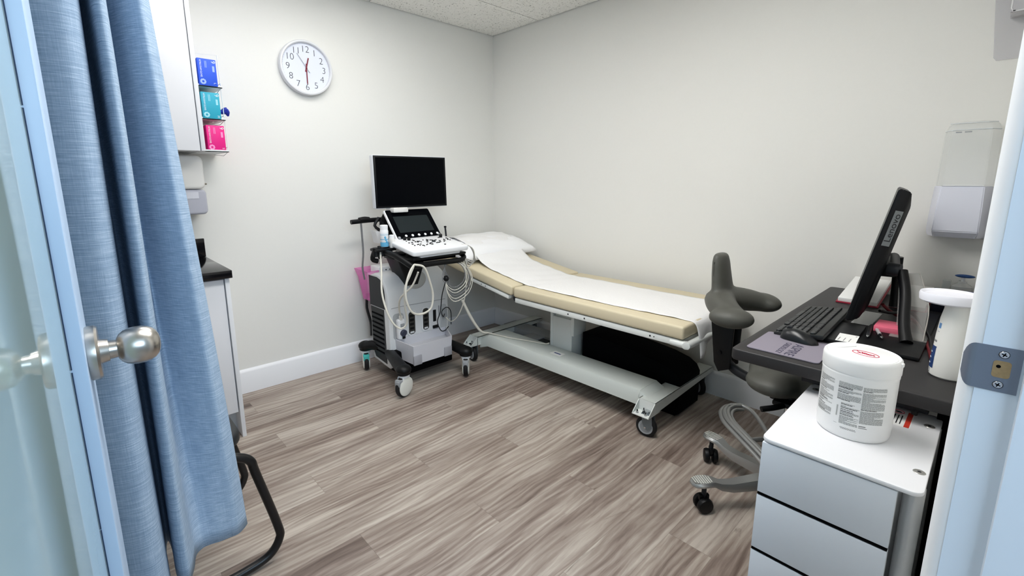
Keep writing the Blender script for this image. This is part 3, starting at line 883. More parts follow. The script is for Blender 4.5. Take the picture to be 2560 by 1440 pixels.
def sheet():
    a = math.radians(9.0)
    # profile along the bed (x,z), from the head over the pillow to the foot end
    prof = []
    HX, ZT = .995, .612
    def head(d, h): # d along head section from the hinge, h above cushion
        return (HX-.004-d*math.cos(a)-h*-math.sin(a), ZT+.002+d*math.sin(a)+h*math.cos(a))
    prof += [head(.905, .022), head(.86, .070), head(.80, .108), head(.72, .127), head(.64, .127), head(.56, .110), head(.49, .078), head(.42, .034), head(.35, .012), head(.28, .007), head(.18, .006), head(.08, .006), head(.0, .006)]
    prof += [(x, ZT+.005) for x in (1.05, 1.2, 1.4, 1.6, 1.8, 1.95, 2.03)]
    prof += [(2.066, ZT+.003), (2.085, ZT-.012)]
    n0 = len(prof)
    prof += [(2.095, ZT-.05), (2.102, ZT-.09), (2.106, ZT-.13)]
    NY = 26
    rows = []
    ya, yb = -.655, -.215
    # densify
    den = []
    P = [Vector((x, 0, z)) for x, z in prof]
    for i in range(len(P)-1):
        k = 5 if i < 14 else 3
        for q in range(k): den.append((i+q/k, P[i].lerp(P[i+1], q/k)))
    den.append((len(P)-1, P[-1]))
    # smooth twice
    pts = [p.copy() for _, p in den]
    for _ in range(3):
        pts = [pts[0]]+[(pts[k-1]+pts[k]*2+pts[k+1])/4 for k in range(1, len(pts)-1)]+[pts[-1]]
    rnd = random.Random(5)
    for k, p in enumerate(pts):
        t = den[k][0]; r = []
        # the roll flares a little at the head
        f = max(0, min(1, (.62-p.x)/.5))
        y0 = ya-.02*math.sin(min(1, max(0, (p.x-1.0)/.9))*PI)-.02*f; y1 = yb+.06*f
        if p.x > 1.9: y0 += (p.x-1.9)*.05
        for j in range(NY+1):
            v = j/NY; y = y0+(y1-y0)*v; z = p.z; x = p.x
            z += .0022*math.sin(30*y+11*p.x)*.5+.0015*math.sin(57*p.x-23*y)
            if f > 0:   # follows the pillow's rounded sides
                z -= .02*f*max(0, abs((y+.402)/.35)-.35)**2*2
            if t > n0-1:
                q = (t-(n0-1))/(len(P)-n0)
                x += .010*math.sin(38*y)*q
                z = ZT-.012-(ZT-.012-p.z)*(1.0+.18*math.sin(21*y+2)*q)*(.35+.75*(1-v)**1.0 if True else 1)
            r.append((x, y, z))
        rows.append(r)
    mb = MB(); mb.grid(rows, SHEET, .0012)
    o = obj('paper_sheet', mb, ang=180)
    tag(recenter(o), 'long white crepe paper sheet laid over the pillow and down the examination table', 'paper sheet')
sheet()
# black case under the bed
mb = MB()
mb.prism([(1.286, .004), (1.905, .004), (1.925, .02), (1.925, .20), (1.905, .235), (1.86, .262), (1.77, .283), (1.60, .303), (1.40, .322), (1.30, .330), (1.286, .322)], .24, BLACKM, frame((0, -.185, 0), (1, 0, 0), (0, 0, 1), (0, -1, 0)), .004, 2)
tag(recenter(obj('foam_wedge', mb)), 'large matte black wedge standing on the floor under the examination table', 'wedge')

# ------------------------------------------------------------------ ultrasound machine
def us_caster(parent, x, y, rot, front):
    r = .066
    M = Matrix.Translation((x, y, 0)) @ Matrix.Rotation(rot, 4, 'Z')
    P = lambda a, b, c: tuple(M @ Vector((a, b, c)))
    mb = MB()
    mb.cyl(P(0, 0, 2*r-.012), P(0, 0, 2*r+.016), .030, WHITE, seg=24, bev=.003)
    for s in (-1, 1):
        mb.prism([(-.030, 2*r-.004), (.030, 2*r-.004), (.036, r+.020), (.024, r-.012), (-.004, r-.020), (-.030, r+.01)], .004, WHITE, M @ frame((0, s*.0185+.002, 0), (1, 0, 0), (0, 0, 1), (0, -1, 0)), .001, 1)
    f = obj('caster', mb, parent)
    mb = MB()
    mb.lathe([(0, -.014), (r-.014, -.015), (r-.004, -.0135), (r, -.007), (r, .007), (r-.004, .0135), (r-.014, .015), (0, .014)], RUBBER, P(0, 0, r), tuple(M.to_3x3() @ Vector((0, 1, 0))), 40)
    obj('wheel', mb, f)
    mb = MB()
    for s in (-1, 1):
        mb.lathe([(0, .0), (r*.86, 0), (r*.86, .004), (r*.74, .0075), (r*.3, .009), (0, .009)], mat('ivory_hub', (226, 226, 218), .4), P(0, s*.0150, r), tuple(M.to_3x3() @ Vector((0, s, 0))), 40)
    obj('wheel_cover', mb, f)
    mb = MB(); c = GREYPL if front else mat('teal_pedal', (70, 178, 172), .4)
    mb.box((.018, -.020, 2*r-.030), (.056, .020, 2*r-.014), c, .004, M=M); mb.box((.050, -.018, 2*r-.052), (.060, .018, 2*r-.020), c, .003, M=M)
    obj('brake_pedal', mb, f)
def ultrasound():
    t = thing('ultrasound_machine', 'white and black wheeled ultrasound machine with two dark screens by the bed', 'ultrasound machine', (.45, -1.1, 0))
    YA, YB = -1.300, -.842
    # body
    prof = [(.226, .115), (.245, .092), (.44, .072), (.462, .085), (.462, .50), (.452, .565), (.432, .615), (.400, .652), (.360, .672), (.300, .676), (.236, .655), (.226, .640)]
    mb = MB(); mb.prism(prof, YB-YA, mat('machine_white', (216, 217, 218), .4), frame((0, YB, 0), (1, 0, 0), (0, 0, 1), (0, -1, 0)), .012, 3)
    body = obj('body', mb, t)
    mb = MB()
    prof = [(.232, .655), (.335, .655), (.375, .645), (.405, .620), (.422, .580), (.428, .535), (.428, .46), (.232, .46)]
    mb.prism(prof, .006, DKGREY, frame((0, YA+.003, 0), (1, 0, 0), (0, 0, 1), (0, -1, 0)), .002, 1)
    mb.prism([(.240, .455), (.408, .455), (.418, .10), (.275, .115), (.245, .16)], .005, mat('vent_black', (24, 25, 28), .5), frame((0, YA+.003, 0), (1, 0, 0), (0, 0, 1), (0, -1, 0)))
    for k in range(9):
        z = .415-k*.031
        mb.box((.252, YA-.0045, z-.006), (.395, YA-.001, z+.004), BLACKM, .001, M=None)
        mb.box((.252, YA-.007, z-.010), (.398, YA-.002, z-.006), DKGREY, .001)
    obj('side_vent', mb, body, 'black vented side panel')
    mb = MB(); X = .462
    # recessed connector panel outline and slots
    mb.tube([(X, YA+.02, .470), (X, YA+.10, .472), (X, YB-.03, .462)], .002, mat('panel_line', (150, 152, 154), .5), 6)
    obj('panel_seam', mb, body)
    RIM = mat('slot_rim', (222, 223, 224), .4)
    for y0, y1, z0, z1 in ((-1.166, -1.112, .276, .424), (-1.058, -1.006, .282, .428)):
        mb = MB(); mb.prism(rrect(y0-.008, z0-.010, y1+.008, z1+.010, .024), .006, RIM, frame((X-.001, 0, 0), (0, 1, 0), (0, 0, 1), (1, 0, 0)), .002, 1)
        s = obj('connector_slot', mb, body)
        mb = MB(); mb.prism(rrect(y0+.003, z0, y1-.003, z1, .018), .0066, mat('slot_dark', (52, 50, 47), .5), frame((X-.001, 0, 0), (0, 1, 0), (0, 0, 1), (1, 0, 0)))
        for k in range(4): mb.box((X+.004, y0+.012, z0+.03+k*.028), (X+.0065, y1-.012, z0+.046+k*.028), BLACK, .001)
        mb.box((X+.004, y0+.012, z0+.006), (X+.0075, y1-.012, z0+.018), RIM, .002)
        obj('socket', mb, s)
    mb = MB(); mb.prism(rrect(-1.272, .262, -1.196, .432, .022), .003, mat('slot_shade', (170, 172, 174), .5), frame((X-.001, 0, 0), (0, 1, 0), (0, 0, 1), (1, 0, 0))); obj('connector_bay', mb, body)
    mb = MB(); mb.box((X-.002, -.972, .322), (X+.002, -.948, .402), BLACK, .001); mb.box((X-.002, -.978, .276), (X+.010, -.935, .296), BLACK, .002); mb.box((X-.002, -.928, .345), (X+.002, -.921, .425), GREYPL); obj('port', mb, body)
    mb = MB(); mb.prism(rrect(-.915, .258, -.862, .428, .020), .003, mat('slot_shade2', (184, 186, 188), .5), frame((X-.001, 0, 0), (0, 1, 0), (0, 0, 1), (1, 0, 0))); mb.box((X, -.905, .34), (X+.02, -.868, .40), GREYPL, .005); obj('lead_connector', mb, body)
    mb = MB(); mb.ell((.45, -1.085, .625), (.03, .072, .060), mat('round_pad', (176, 176, 172), .5), 24); obj('round_cover', mb, body, 'grey round cover under the neck')
    # storage tray in front
    mb = MB()
    G = mat('tray_grey', (206, 206, 212), .4)
    A = [(.462, -1.262), (.655, -1.252), (.655, -.962), (.462, -.872)]
    b = bmesh.new()
    def rg(z, ins): return [b.verts.new((x+(ins if x < .5 else -ins), y+(ins if y < -1.1 else -ins), z)) for x, y in A]
    o0, o1, i1, i0 = rg(.148, .006), rg(.268, 0), rg(.268, .006), rg(.215, .010)
    for a_, c_ in ((o0, o1), (o1, i1), (i1, i0)):
        for k in range(4): b.faces.new((a_[k], a_[(k+1) % 4], c_[(k+1) % 4], c_[k]))
    b.faces.new(o0); b.faces.new(i0)
    bmesh.ops.recalc_face_normals(b, faces=b.faces); mb._merge(b, G)
    mb.box((.648, -1.252, .146), (.660, -1.195, .205), mat('tray_notch', (160, 160, 166), .45), .002); mb.box((.648, -1.025, .146), (.660, -.968, .205), mat('tray_notch', (160, 160, 166), .45), .002)
    obj('storage_tray', mb, t, 'pale grey open tray')
    # chassis and four legs
    mb = MB()
    mb.box((.22, -1.24, .075), (.60, -.92, .125), BLACKM, .01)
    mb.box((.43, -1.285, .06), (.52, -1.22, .20), BLACKM, .01)
    obj('chassis', mb, t)
    for (x, y, fx) in ((.700, -1.352, .43), (.715, -.900, .43), (.175, -1.325, .30), (.19, -.86, .30)):
        mb = MB()
        mb.tube([(fx, y*.75-.27, .175), ((fx+x)/2, y*.9-.11, .180), (x-.01*(1 if x > .4 else -1), y, .165)], [.034, .036, .040], BLACK, 16, 5, flat=(1, .85))
        mb.ell((x, y, .168), (.048, .046, .030), BLACK, 24)
        mb.cyl((x, y, .138), (x, y, .168), .040, BLACK, seg=28, bev=.004)
        obj('leg', mb, t)
        us_caster(t, x, y, {.700: -1.25, .715: -.72, .175: -.42}.get(x, .5), x > .4)
    # neck and shelf
    mb = MB()
    mb.prism([(-1.235, .79), (-1.03, .79), (-1.05, .70), (-1.09, .60), (-1.165, .60), (-1.20, .70)], .16, BLACK, frame((.325, 0, 0), (0, 1, 0), (0, 0, 1), (1, 0, 0)), .012, 3)
    obj('neck', mb, t)
    mb = MB()
    mb.box((.46, -1.285, .806), (.745, -.905, .822), BLACK, .006)
    mb.tube([(.50, -1.335, .838), (.60, -1.338, .836), (.68, -1.322, .812), (.735, -1.300, .784), (.745, -1.28, .778), (.748, -1.10, .777), (.742, -.935, .775), (.70, -.905, .80), (.60, -.895, .812)], [.014, .015, .016, .016, .015, .015, .015, .015, .013], BLACK, 12, 5, flat=(1, 1.1))
    mb.box((.50, -1.24, .785), (.70, -.95, .806), BLACKM, .006)
    shelf = obj('shelf', mb, t)
    mb = MB(); mb.box((.690, -1.06, .823), (.742, -.965, .845), mat('clear_caddy', (150, 150, 146), .3), .004); obj('small_caddy', mb, shelf)
    # probe holder arm on the left
    mb = MB()
    mb.box((.46, -1.40, .845), (.545, -1.27, .862), BLACK, .006)
    for y in (-1.385, -1.345, -1.30):
        mb.cyl((.505, y, .815), (.505, y, .868), .021, BLACK, seg=18, bev=.003)
    mb.tube([(.50, -1.39, .85), (.49, -1.40, .80), (.495, -1.37, .785)], .014, BLACK, 10, 4)
    mb.box((.49, -1.33, .80), (.60, -1.24, .83), BLACK, .006)
    obj('probe_holder', mb, t)
    # console
    mb = MB()
    M = frame((.50, 0, .905), (.28, 0, -.040), (0, 1, 0), (.040, 0, .28))
    mb.prism(rrect(0, -1.300, .283, -.905, .022), .030, WHITE, M @ Matrix.Translation((0, 0, -.032)), .008, 3)
    mb.box((.17, -1.24, -.058), (.255, -.95, -.030), WHITE, .010, M=M)
    mb.box((-.05, -1.27, -.032), (.02, -.93, -.004), WHITE, .008, M=M)
    con = obj('console', mb, t)
    mb = MB()
    rnd = random.Random(11)
    kk = [(.040, -1.215), (.050, -1.19)]
    for _ in range(46):
        u, v = rnd.uniform(.055, .215), rnd.uniform(-1.225, -.935)
        if abs(v+1.08) < .022 and .13 < u < .18: continue
        w = rnd.choice((.006, .008, .011)); mb = MB(); mb.box((u-.004, v-w/2, -.002), (u+.004, v+w/2, .0022), BLACK, .001, 1, M=M); obj('button', mb, con)
    for k in range(8):
        a = 2*PI*k/8; mb = MB(); mb.box((.125+.035*math.cos(a)-.004, -1.06+.045*math.sin(a)-.006, -.002), (.125+.035*math.cos(a)+.004, -1.06+.045*math.sin(a)+.006, .0022), DKGREY, .001, 1, M=M); obj('button', mb, con)
    for u, v in ((.030, -1.205), (.045, -1.185), (.050, -.955), (.034, -.945)):
        mb = MB(); mb.cyl(M @ Vector((u, v, -.002)), M @ Vector((u, v, .016)), .010, BLACK, seg=16, bev=.002); obj('dial', mb, con)
    mb = MB(); mb.ell(M @ Vector((.125, -1.06, 0)), (.013, .013, .008), DKGREY, 16); obj('trackball', mb, con)
    # lid screen
    LM = frame((.505, -1.24, .902), (0, 1, 0), (-.155, 0, .172), (.172, 0, .155))
    mb = MB(); mb.box((0, 0, -.022), (.330, .228, 0), WHITE, .007, 3, M=LM); lid = obj('console_lid', mb, t)
    mb = MB(); mb.prism(rrect(.006, .002, .324, .224, .010), .0012, SCREEN, LM); obj('lid_bezel', mb, lid)
    mb = MB(); mb.prism(rrect(.040, .046, .290, .172, .004), .0016, SCREENG, LM); obj('display', mb, lid)
    for k in range(6):
        mb = MB(); x = .062+k*.046
        mb.cyl(LM @ Vector((x, .012, .001)), LM @ Vector((x, .012, .012)), .0095, BLACK, seg=16, bev=.002)
        mb.cyl(LM @ Vector((x, .013, .012)), LM @ Vector((x, .013, .0145)), .0085, WHITE, seg=16, bev=.001); obj('knob', mb, lid)
    for x in (.010, .300):
        mb = MB(); mb.box((x, .002, -.01), (x+.018, .020, .004), GREYPL, .004, M=LM); obj('lid_hinge', mb, lid)
    mb = MB(); mb.cyl((.52, -.890, .895), (.515, -.892, .950), .0058, DKGREY, seg=12); mb.cyl((.515, -.892, .950), (.514, -.892, .962), .0085, BLACK, seg=12, bev=.003); obj('joystick', mb, con)
    # main monitor
    yaw = math.radians(-4)
    C = Vector((.365, -1.035, 1.243))
    MM = Matrix.Translation(C) @ Matrix.Rotation(yaw, 4, 'Z') @ Matrix.Rotation(math.radians(-2), 4, 'Y')
    mb = MB(); mb.box((-.045, -.257, -.162), (0, .257, .162), mat('monitor_shell', (214, 217, 222), .35), .006, 3, M=MM); mb.box((-.075, -.14, -.10), (-.044, .14, .09), mat('monitor_shell', (214, 217, 222), .35), .012, 3, M=MM)
    mon = obj('monitor', mb, t)
    mb = MB(); mb.box((-.001, -.2535, -.1585), (.0014, .2535, .1585), mat('bezel_black', (7, 8, 11), .4, spec=.2), .001, M=MM); mb.box((.001, -.240, -.146), (.0020, .240, .148), SCREEN, M=MM); obj('display', mb, mon)
    mb = MB()
    mb.box((.285, -1.185, .98), (.345, -1.09, 1.14), WHITE2, .010, 3); mb.tube([(.31, -1.13, 1.02), (.31, -1.12, .95), (.36, -1.12, .85), (.40, -1.12, .78)], .026, GREYPL, 14, 4)
    mb.box((.30, -1.195, 1.055), (.40, -1.09, 1.085), WHITE2, .006)
    obj('monitor_arm', mb, t)
    # rear handle, rear housing and basket
    mb = MB()
    mb.tube([(.235, -1.40, 1.000), (.235, -1.30, 1.004), (.235, -1.20, 1.006)], .0145, BLACK, 14, 3)
    mb.tube([(.235, -1.345, 1.008), (.235, -1.31, 1.012), (.235, -1.28, 1.008)], .018, BLACK, 12, 3)
    mb.box((.225, -1.20, .90), (.265, -1.02, 1.02), BLACK, .008)
    obj('rear_handle', mb, t)
    mb = MB(); mb.prism([(-1.252, .935), (-1.06, .935), (-1.08, .84), (-1.232, .855)], .075, WHITE, frame((.185, 0, 0), (0, 1, 0), (0, 0, 1), (1, 0, 0)), .006, 2); mb.box((.20, -1.14, .66), (.30, -1.02, .90), WHITE2, .01); obj('rear_housing', mb, t)
    PINK = mat('pink_clear_plastic', (238, 120, 200), .25, alpha=.42)
    b = bmesh.new()
    def rr(x0, x1, y0, y1, z): return [b.verts.new(p) for p in ((x0, y0, z), (x1, y0, z+.0), (x1, y1, z+.0), (x0, y1, z))]
    r0, r1, r2 = rr(.070, .200, -1.268, -1.03, .46), rr(.045, .215, -1.286, -1.00, .615), rr(.030, .218, -1.305, -.99, .672)
    for a_, c_ in ((r0, r1), (r1, r2)):
        for k in range(4): b.faces.new((a_[k], a_[(k+1) % 4], c_[(k+1) % 4], c_[k]))
    b.faces.new(r0[::-1]); bmesh.ops.recalc_face_normals(b, faces=b.faces); bmesh.ops.solidify(b, geom=list(b.faces), thickness=.002)
    mb = MB(); mb._merge(b, PINK); bas = obj('rear_basket', mb, t, 'translucent pink plastic basket')
    mb = MB()
    mb.box((.09, -1.25, .50), (.20, -1.06, .64), PAPER, .01)
    mb.box((.10, -1.22, .60), (.22, -1.06, .69), WHITE, .004, M=Matrix.Rotation(.0, 4, 'Z'))
    for k in range(12): mb.cyl((.221, -1.20+.03*(k % 4), .67-.022*(k//4)), (.2215, -1.20+.03*(k % 4), .67-.022*(k//4)), .005, BLACK, seg=8)
    obj('papers', mb, bas)
    mb = MB(); mb.tube([(.10, -1.255, .50), (.10, -1.262, .40), (.12, -1.25, .30), (.16, -1.27, .22)], .009, CABLEB, 10, 4); obj('power_cord', mb, t)
    # grip strap
    mb = MB()
    mb.tube([(.235, -1.335, .99), (.228, -1.330, .92), (.215, -1.322, .80), (.20, -1.325, .70), (.19, -1.31, .62)], .0062, CABLEG, 8, 4)
    obj('hanging_cable', mb, t)
    mb = MB(); rnd = random.Random(2)
    for k in range(9):
        pts = []
        for j in range(9):
            a = 2*PI*j/9; pts.append((.255+rnd.uniform(-.012, .012), -1.155+.048*math.cos(a)+rnd.uniform(-.008, .008), .985+.058*math.sin(a)+rnd.uniform(-.01, .01)))
        mb.tube(pts, .0055, CABLEB, 8, 4, closed=True)
    mb.tube([(.255, -1.22, 1.02), (.25, -1.25, .97), (.26, -1.21, .93)], .010, CABLEB, 8, 3)
    obj('coiled_cable', mb, t, 'coil of black cable behind the lid')
ultrasound()
def probes():
    t = thing('ultrasound_probe', 'white ultrasound probe cable looped from the tray to the front connector', 'probe', (.49, -1.24, .29))
    mb = MB()
    mb.tube([(.772, -1.296, .792), (.776, -1.235, .768), (.76, -1.188, .674), (.745, -1.160, .590), (.74, -1.175, .510), (.75, -1.250, .492), (.76, -1.316, .520), (.765, -1.352, .597), (.768, -1.352, .677), (.771, -1.326, .752), (.772, -1.296, .792)], .0062, CABLEW, 10, 6)
    mb.tube([(.772, -1.296, .792), (.770, -1.325, .735), (.76, -1.355, .66), (.73, -1.340, .54), (.70, -1.312, .455), (.68, -1.318, .415), (.66, -1.34, .405), (.65, -1.375, .44), (.63, -1.40, .51), (.60, -1.41, .62), (.56, -1.385, .735), (.515, -1.362, .84)], .0056, CABLEW, 10, 6)
    mb.tube([(.755, -1.262, .742), (.735, -1.262, .712), (.70, -1.275, .650), (.62, -1.30, .575), (.55, -1.275, .50), (.51, -1.245, .43), (.50, -1.235, .40)], .0055, CABLEW, 10, 6)
    obj('cable', mb, t)
    mb = MB(); mb.box((.463, -1.258, .268), (.505, -1.208, .402), WHITE, .014, 3); mb.cyl((.49, -1.235, .39), (.50, -1.236, .425), .012, WHITE2, seg=14, bev=.003); con = obj('connector', mb, t)
    mb = MB(); mb.box((.503, -1.245, .345), (.510, -1.218, .375), GREYPL, .003); mb.cyl((.500, -1.228, .315), (.518, -1.226, .312), .022, mat('navy_dial', (52, 56, 74), .4), seg=20, bev=.003); mb.box((.500, -1.235, .275), (.512, -1.215, .298), BLACK, .003); obj('dial', mb, con)
    mb = MB(); mb.lathe([(0, 0), (.010, 0), (.014, .02), (.012, .05), (.009, .075), (0, .078)], BLACK, (.510, -1.362, .800), (-.1, 0, 1), 16); obj('probe_head', mb, t)
probes()
def ecg():
    t = thing('lead_wires', 'bundle of thin grey white patient lead wires hanging from the ultrasound tray', 'cables', (.74, -.94, .55))
    rnd = random.Random(4)
    mb = MB()
    for k in range(9):   # fan at the tray corner
        d = k/8
        mb.tube([(.745-.01*d, -.935, .868), (.775+.02*d, -.905+.010*d, .858-.01*d), (.785+.03*d, -.880-.008*k*.5+.02*d, .80-.01*d), (.770+.03*d, -.895+.02*d, .735+.004*k), (.755+.02*d, -.912+.02*d, .725+.006*k), (.760, -.925+.01*d, .78)], .0017, CABLEG if k % 2 else CABLEW, 6, 5)
    obj('upper_loops', mb, t)
    mb = MB()
    for k in range(6):
        r = .075+.012*k
        pts = [(.740, -1.01+.012*k, .770), (.752, -.955+.012*k, .745-.006*k), (.760, -.930+.012*k, .690-.010*k), (.758, -.945+.008*k, .640-.016*k), (.745, -.995, .610-.018*k), (.735, -1.045, .635-.012*k), (.730, -1.06, .68)]
        mb.tube(pts, .0023, CABLEW if k % 3 else CABLEG, 6, 5)
    for k in range(5):
        pts = [(.735, -1.04-.006*k, .775), (.735, -1.075+.004*k, .72), (.735, -1.08+.012*k, .665), (.730, -1.04+.004*k, .63-.01*k)]
        mb.tube(pts, .0018, CABLEG, 6, 4)
    mb.tube([(.748, -.930, .775), (.752, -.918, .70), (.750, -.915, .60), (.735, -.925, .50), (.68, -.93, .40), (.60, -.925, .345), (.50, -.895, .345)], .0034, CABLEW, 8, 5)
    mb.tube([(.748, -.930, .74), (.762, -.900, .66), (.755, -.905, .56), (.72, -.96, .515), (.70, -1.00, .55)], .0025, CABLEG, 8, 5)
    obj('lower_loops', mb, t)
    mb = MB(); mb.tube([(.715, -1.045, .65), (.66, -1.035, .55), (.58, -.995, .42), (.53, -.985, .34), (.53, -.96, .275), (.52, -.92, .262), (.50, -.875, .275)], .0032, CABLEB, 8, 5)
    mb.tube([(.50, -.905, .37), (.52, -.93, .36), (.53, -.95, .40), (.52, -.90, .42), (.51, -.86, .38), (.51, -.86, .29)], .003, CABLEB, 8, 5)
    obj('black_lead', mb, t, 'black lead')
    mb = MB(); mb.ell((.735, -1.055, .672), (.018, .018, .018), BLACK, 18); obj('suction_ball', mb, t, 'black rubber ball')
ecg()
# gel bottles in the holder
def gel(x, y, z, r, h, m, label, name, band):
    t = thing(name, label, 'bottle', (x, y, z))
    mb = MB(); mb.lathe([(0, 0), (r*.9, 0), (r, .004), (r*1.02, h*.55), (r*1.05, h*.72), (r*.95, h*.78), (0, h*.78)], m, (x, y, z), (0, 0, 1), 28); b = obj('body', mb, t)
    mb = MB(); mb.lathe([(0, h*.775), (r*.95, h*.775), (r*.98, h*.97), (r*.85, h), (0, h)], WHITE, (x, y, z), (0, 0, 1), 28); obj('cap', mb, t)
    if band:
        mb = MB(); LB = mat('light_blue_print', (96, 170, 208), .5)
        for a, c in ((.02, .22), (.34, .37), (.55, .57), (.60, .63)):
            mb.lathe([(r*1.025, h*a), (r*1.035, h*c)], LB, (x, y, z), (0, 0, 1), 28)
        for k in range(3):
            mb.ell((x+r*.95, y-.004*k+.002, z+h*(.24+.10*k)), (.004, .007, .008), LB, 10)
        obj('label', mb, b, 'blue printing')
gel(.507, -1.327, .8685, .0235, .128, WHITE, 'white gel bottle with blue print standing on the ultrasound tray', 'gel_bottle', True)
gel(.532, -1.292, .8625, .0155, .075, WHITE2, 'small plain white bottle in front of the blue printed gel bottle', 'small_bottle', False)
# white cable lying over the bed base, and thick hose from machine
mb = MB(); mb.tube([(.56, -.80, .46), (.60, -.76, .34), (.63, -.70, .235), (.66, -.64, .212), (.80, -.60, .2065), (.95, -.545, .2065), (1.05, -.515, .207), (1.08, -.50, .215)], [.010, .010, .009, .0045, .0045, .0045, .0045, .0045], CABLEW, 10, 5)
tag(recenter(obj('bed_cable', mb)), 'white cable lying along the steel base beam of the examination table', 'cable')

# ------------------------------------------------------------------ saddle chair
def rem(o, vox, it=6):
    m = o.modifiers.new('remesh', 'REMESH'); m.mode = 'VOXEL'; m.voxel_size = vox; m.use_smooth_shade = True
    m = o.modifiers.new('smooth', 'SMOOTH'); m.iterations = it; m.factor = .5
def chair():
    t = thing('saddle_chair', 'grey leather saddle chair with winged backrest pulled up to the desk', 'chair', (2.47, -.75, 0))
    yc = -.588; dx = .012
    mb = MB()
    def cap(pts, rads, flat=None): mb.tube(pts, rads, LEATHER, 16, 5, flat=flat)
    # tall back: two stacked lofts, narrow top
    b = bmesh.new(); rows = []
    for z, w, th, x in ((.935, .030, .016, 2.128), (.928, .054, .026, 2.128), (.90, .064, .032, 2.130), (.85, .070, .036, 2.135), (.80, .078, .038, 2.142), (.75, .092, .040, 2.150), (.70, .112, .042, 2.158), (.665, .10, .040, 2.160), (.645, .07, .030, 2.160)):
        rows.append([b.verts.new((x+dx+th*math.cos(a)*(1.0 if math.cos(a) > 0 else .8), yc+w*math.sin(a), z)) for a in [2*PI*k/20 for k in range(20)]])
    for a, c in zip(rows, rows[1:]):
        for k in range(20): b.faces.new((a[k], a[(k+1) % 20], c[(k+1) % 20], c[k]))
    b.faces.new(rows[0]); b.faces.new(rows[-1][::-1]); bmesh.ops.recalc_face_normals(b, faces=b.faces)
    mb._merge(b, LEATHER)
    for s in (-1, 1):
        cap([(2.160, yc+s*.02, .730), (2.190, yc+s*.075, .724), (2.230, yc+s*.125, .715), (2.275, yc+s*.160, .706)], [.056, .054, .050, .042], (1.15, 1.0))
        mb.ell((2.272, yc+s*.180, .703), (.085, .060, .042), LEATHER, 24, Matrix.Rotation(-s*.35, 4, 'Z'))
    o = obj('backrest', mb, t); rem(o, .007, 8)
    mb = MB()
    mb.tube([(2.140, yc-.060, .90), (2.144, yc-.066, .85), (2.152, yc-.073, .80), (2.165, yc-.082, .755)], .0022, SEAM, 6, 5)
    
    obj('stitching', mb, o)
    # support stem of the back
    mb = MB()
    prof = [(2.140, .66), (2.160, .70), (2.225, .70), (2.240, .62), (2.238, .52), (2.238, .435), (2.190, .412), (2.168, .45), (2.155, .55)]
    for y in (yc-.052, yc+.036): mb.prism(prof, .016, BLACK, frame((0, y+.016, 0), (1, 0, 0), (0, 0, 1), (0, -1, 0)), .003, 2)
    mb.prism([(2.165, .69), (2.205, .69), (2.215, .45), (2.190, .44), (2.180, .52)], .074, BLACKM, frame((0, yc+.037, 0), (1, 0, 0), (0, 0, 1), (0, -1, 0)))
    mb.tube([(2.205, yc, .45), (2.26, yc-.02, .425), (2.36, yc-.06, .42), (2.46, yc-.10, .44)], .020, DKGREY, 12, 5)
    mb.cyl((2.190, yc-.060, .50), (2.190, yc-.050, .50), .010, BLACK, seg=14)
    obj('back_stem', mb, t)
    # saddle seat
    mb = MB(); cx, cy = 2.545, -.66
    mb.ell((cx, cy, .500), (.165, .13, .048), LEATHER, 24)
    for s in (-1, 1):
        mb.ell((cx-.09, cy+s*.13, .492), (.10, .095, .044), LEATHER, 24); mb.ell((cx+.05, cy+s*.10, .482), (.12, .07, .036), LEATHER, 24)
    mb.ell((cx+.10, cy, .510), (.11, .055, .042), LEATHER, 24); mb.ell((cx-.14, cy, .515), (.07, .16, .045), LEATHER, 24)
    o = obj('saddle_seat', mb, t); rem(o, .009, 8)
    mb = MB(); mb.box((cx-.11, cy-.11, .415), (cx+.13, cy+.11, .445), BLACK, .010); mb.tube([(cx-.02, cy-.10, .430), (cx-.06, cy-.17, .420), (cx-.10, cy-.215, .412)], .0105, BLACK, 12, 4); obj('seat_mechanism', mb, t)
    mb = MB(); bx, by = 2.510, -.774; mb.cyl((bx, by, .13), (bx, by, .30), .026, BLACK, seg=20); mb.cyl((bx, by, .29), (bx, by, .43), .016, CHROME, seg=20); mb.box((bx-.05, by-.04, .415), (cx+.05, cy-.05, .435), BLACK, .006); obj('gas_column', mb, t)
    # five-star base
    
    angs = [math.radians(d) for d in (162, 231, 304, 16, 90)]
    for i, a in enumerate(angs):
        u = Vector((math.cos(a), math.sin(a), 0)); v = Vector((-u.y, u.x, 0)); L = .315
        mb = MB(); b = bmesh.new(); rows = []
        for d, w, z0, z1 in ((.0, .030, .085, .135), (.10, .026, .082, .122), (.20, .023, .076, .108), (.245, .021, .084, .110), (.275, .026, .104, .122), (.295, .032, .108, .124), (.325, .034, .107, .122), (.348, .026, .105, .118), (.360, .010, .106, .114)):
            c = Vector((bx, by, 0))+u*d
            rows.append([b.verts.new(c+v*w*sy+Vector((0, 0, z))) for sy, z in ((-1, z0), (1, z0), (1.05, (z0+z1)/2), (.8, z1), (-.8, z1), (-1.05, (z0+z1)/2))])
        for p, q in zip(rows, rows[1:]):
            for k in range(6): b.faces.new((p[k], p[(k+1) % 6], q[(k+1) % 6], q[k]))
        b.faces.new(rows[0]); b.faces.new(rows[-1][::-1]); bmesh.ops.recalc_face_normals(b, faces=b.faces); mb._merge(b, ALU)
        leg = obj('base_spoke', mb, t)
        mb = MB()
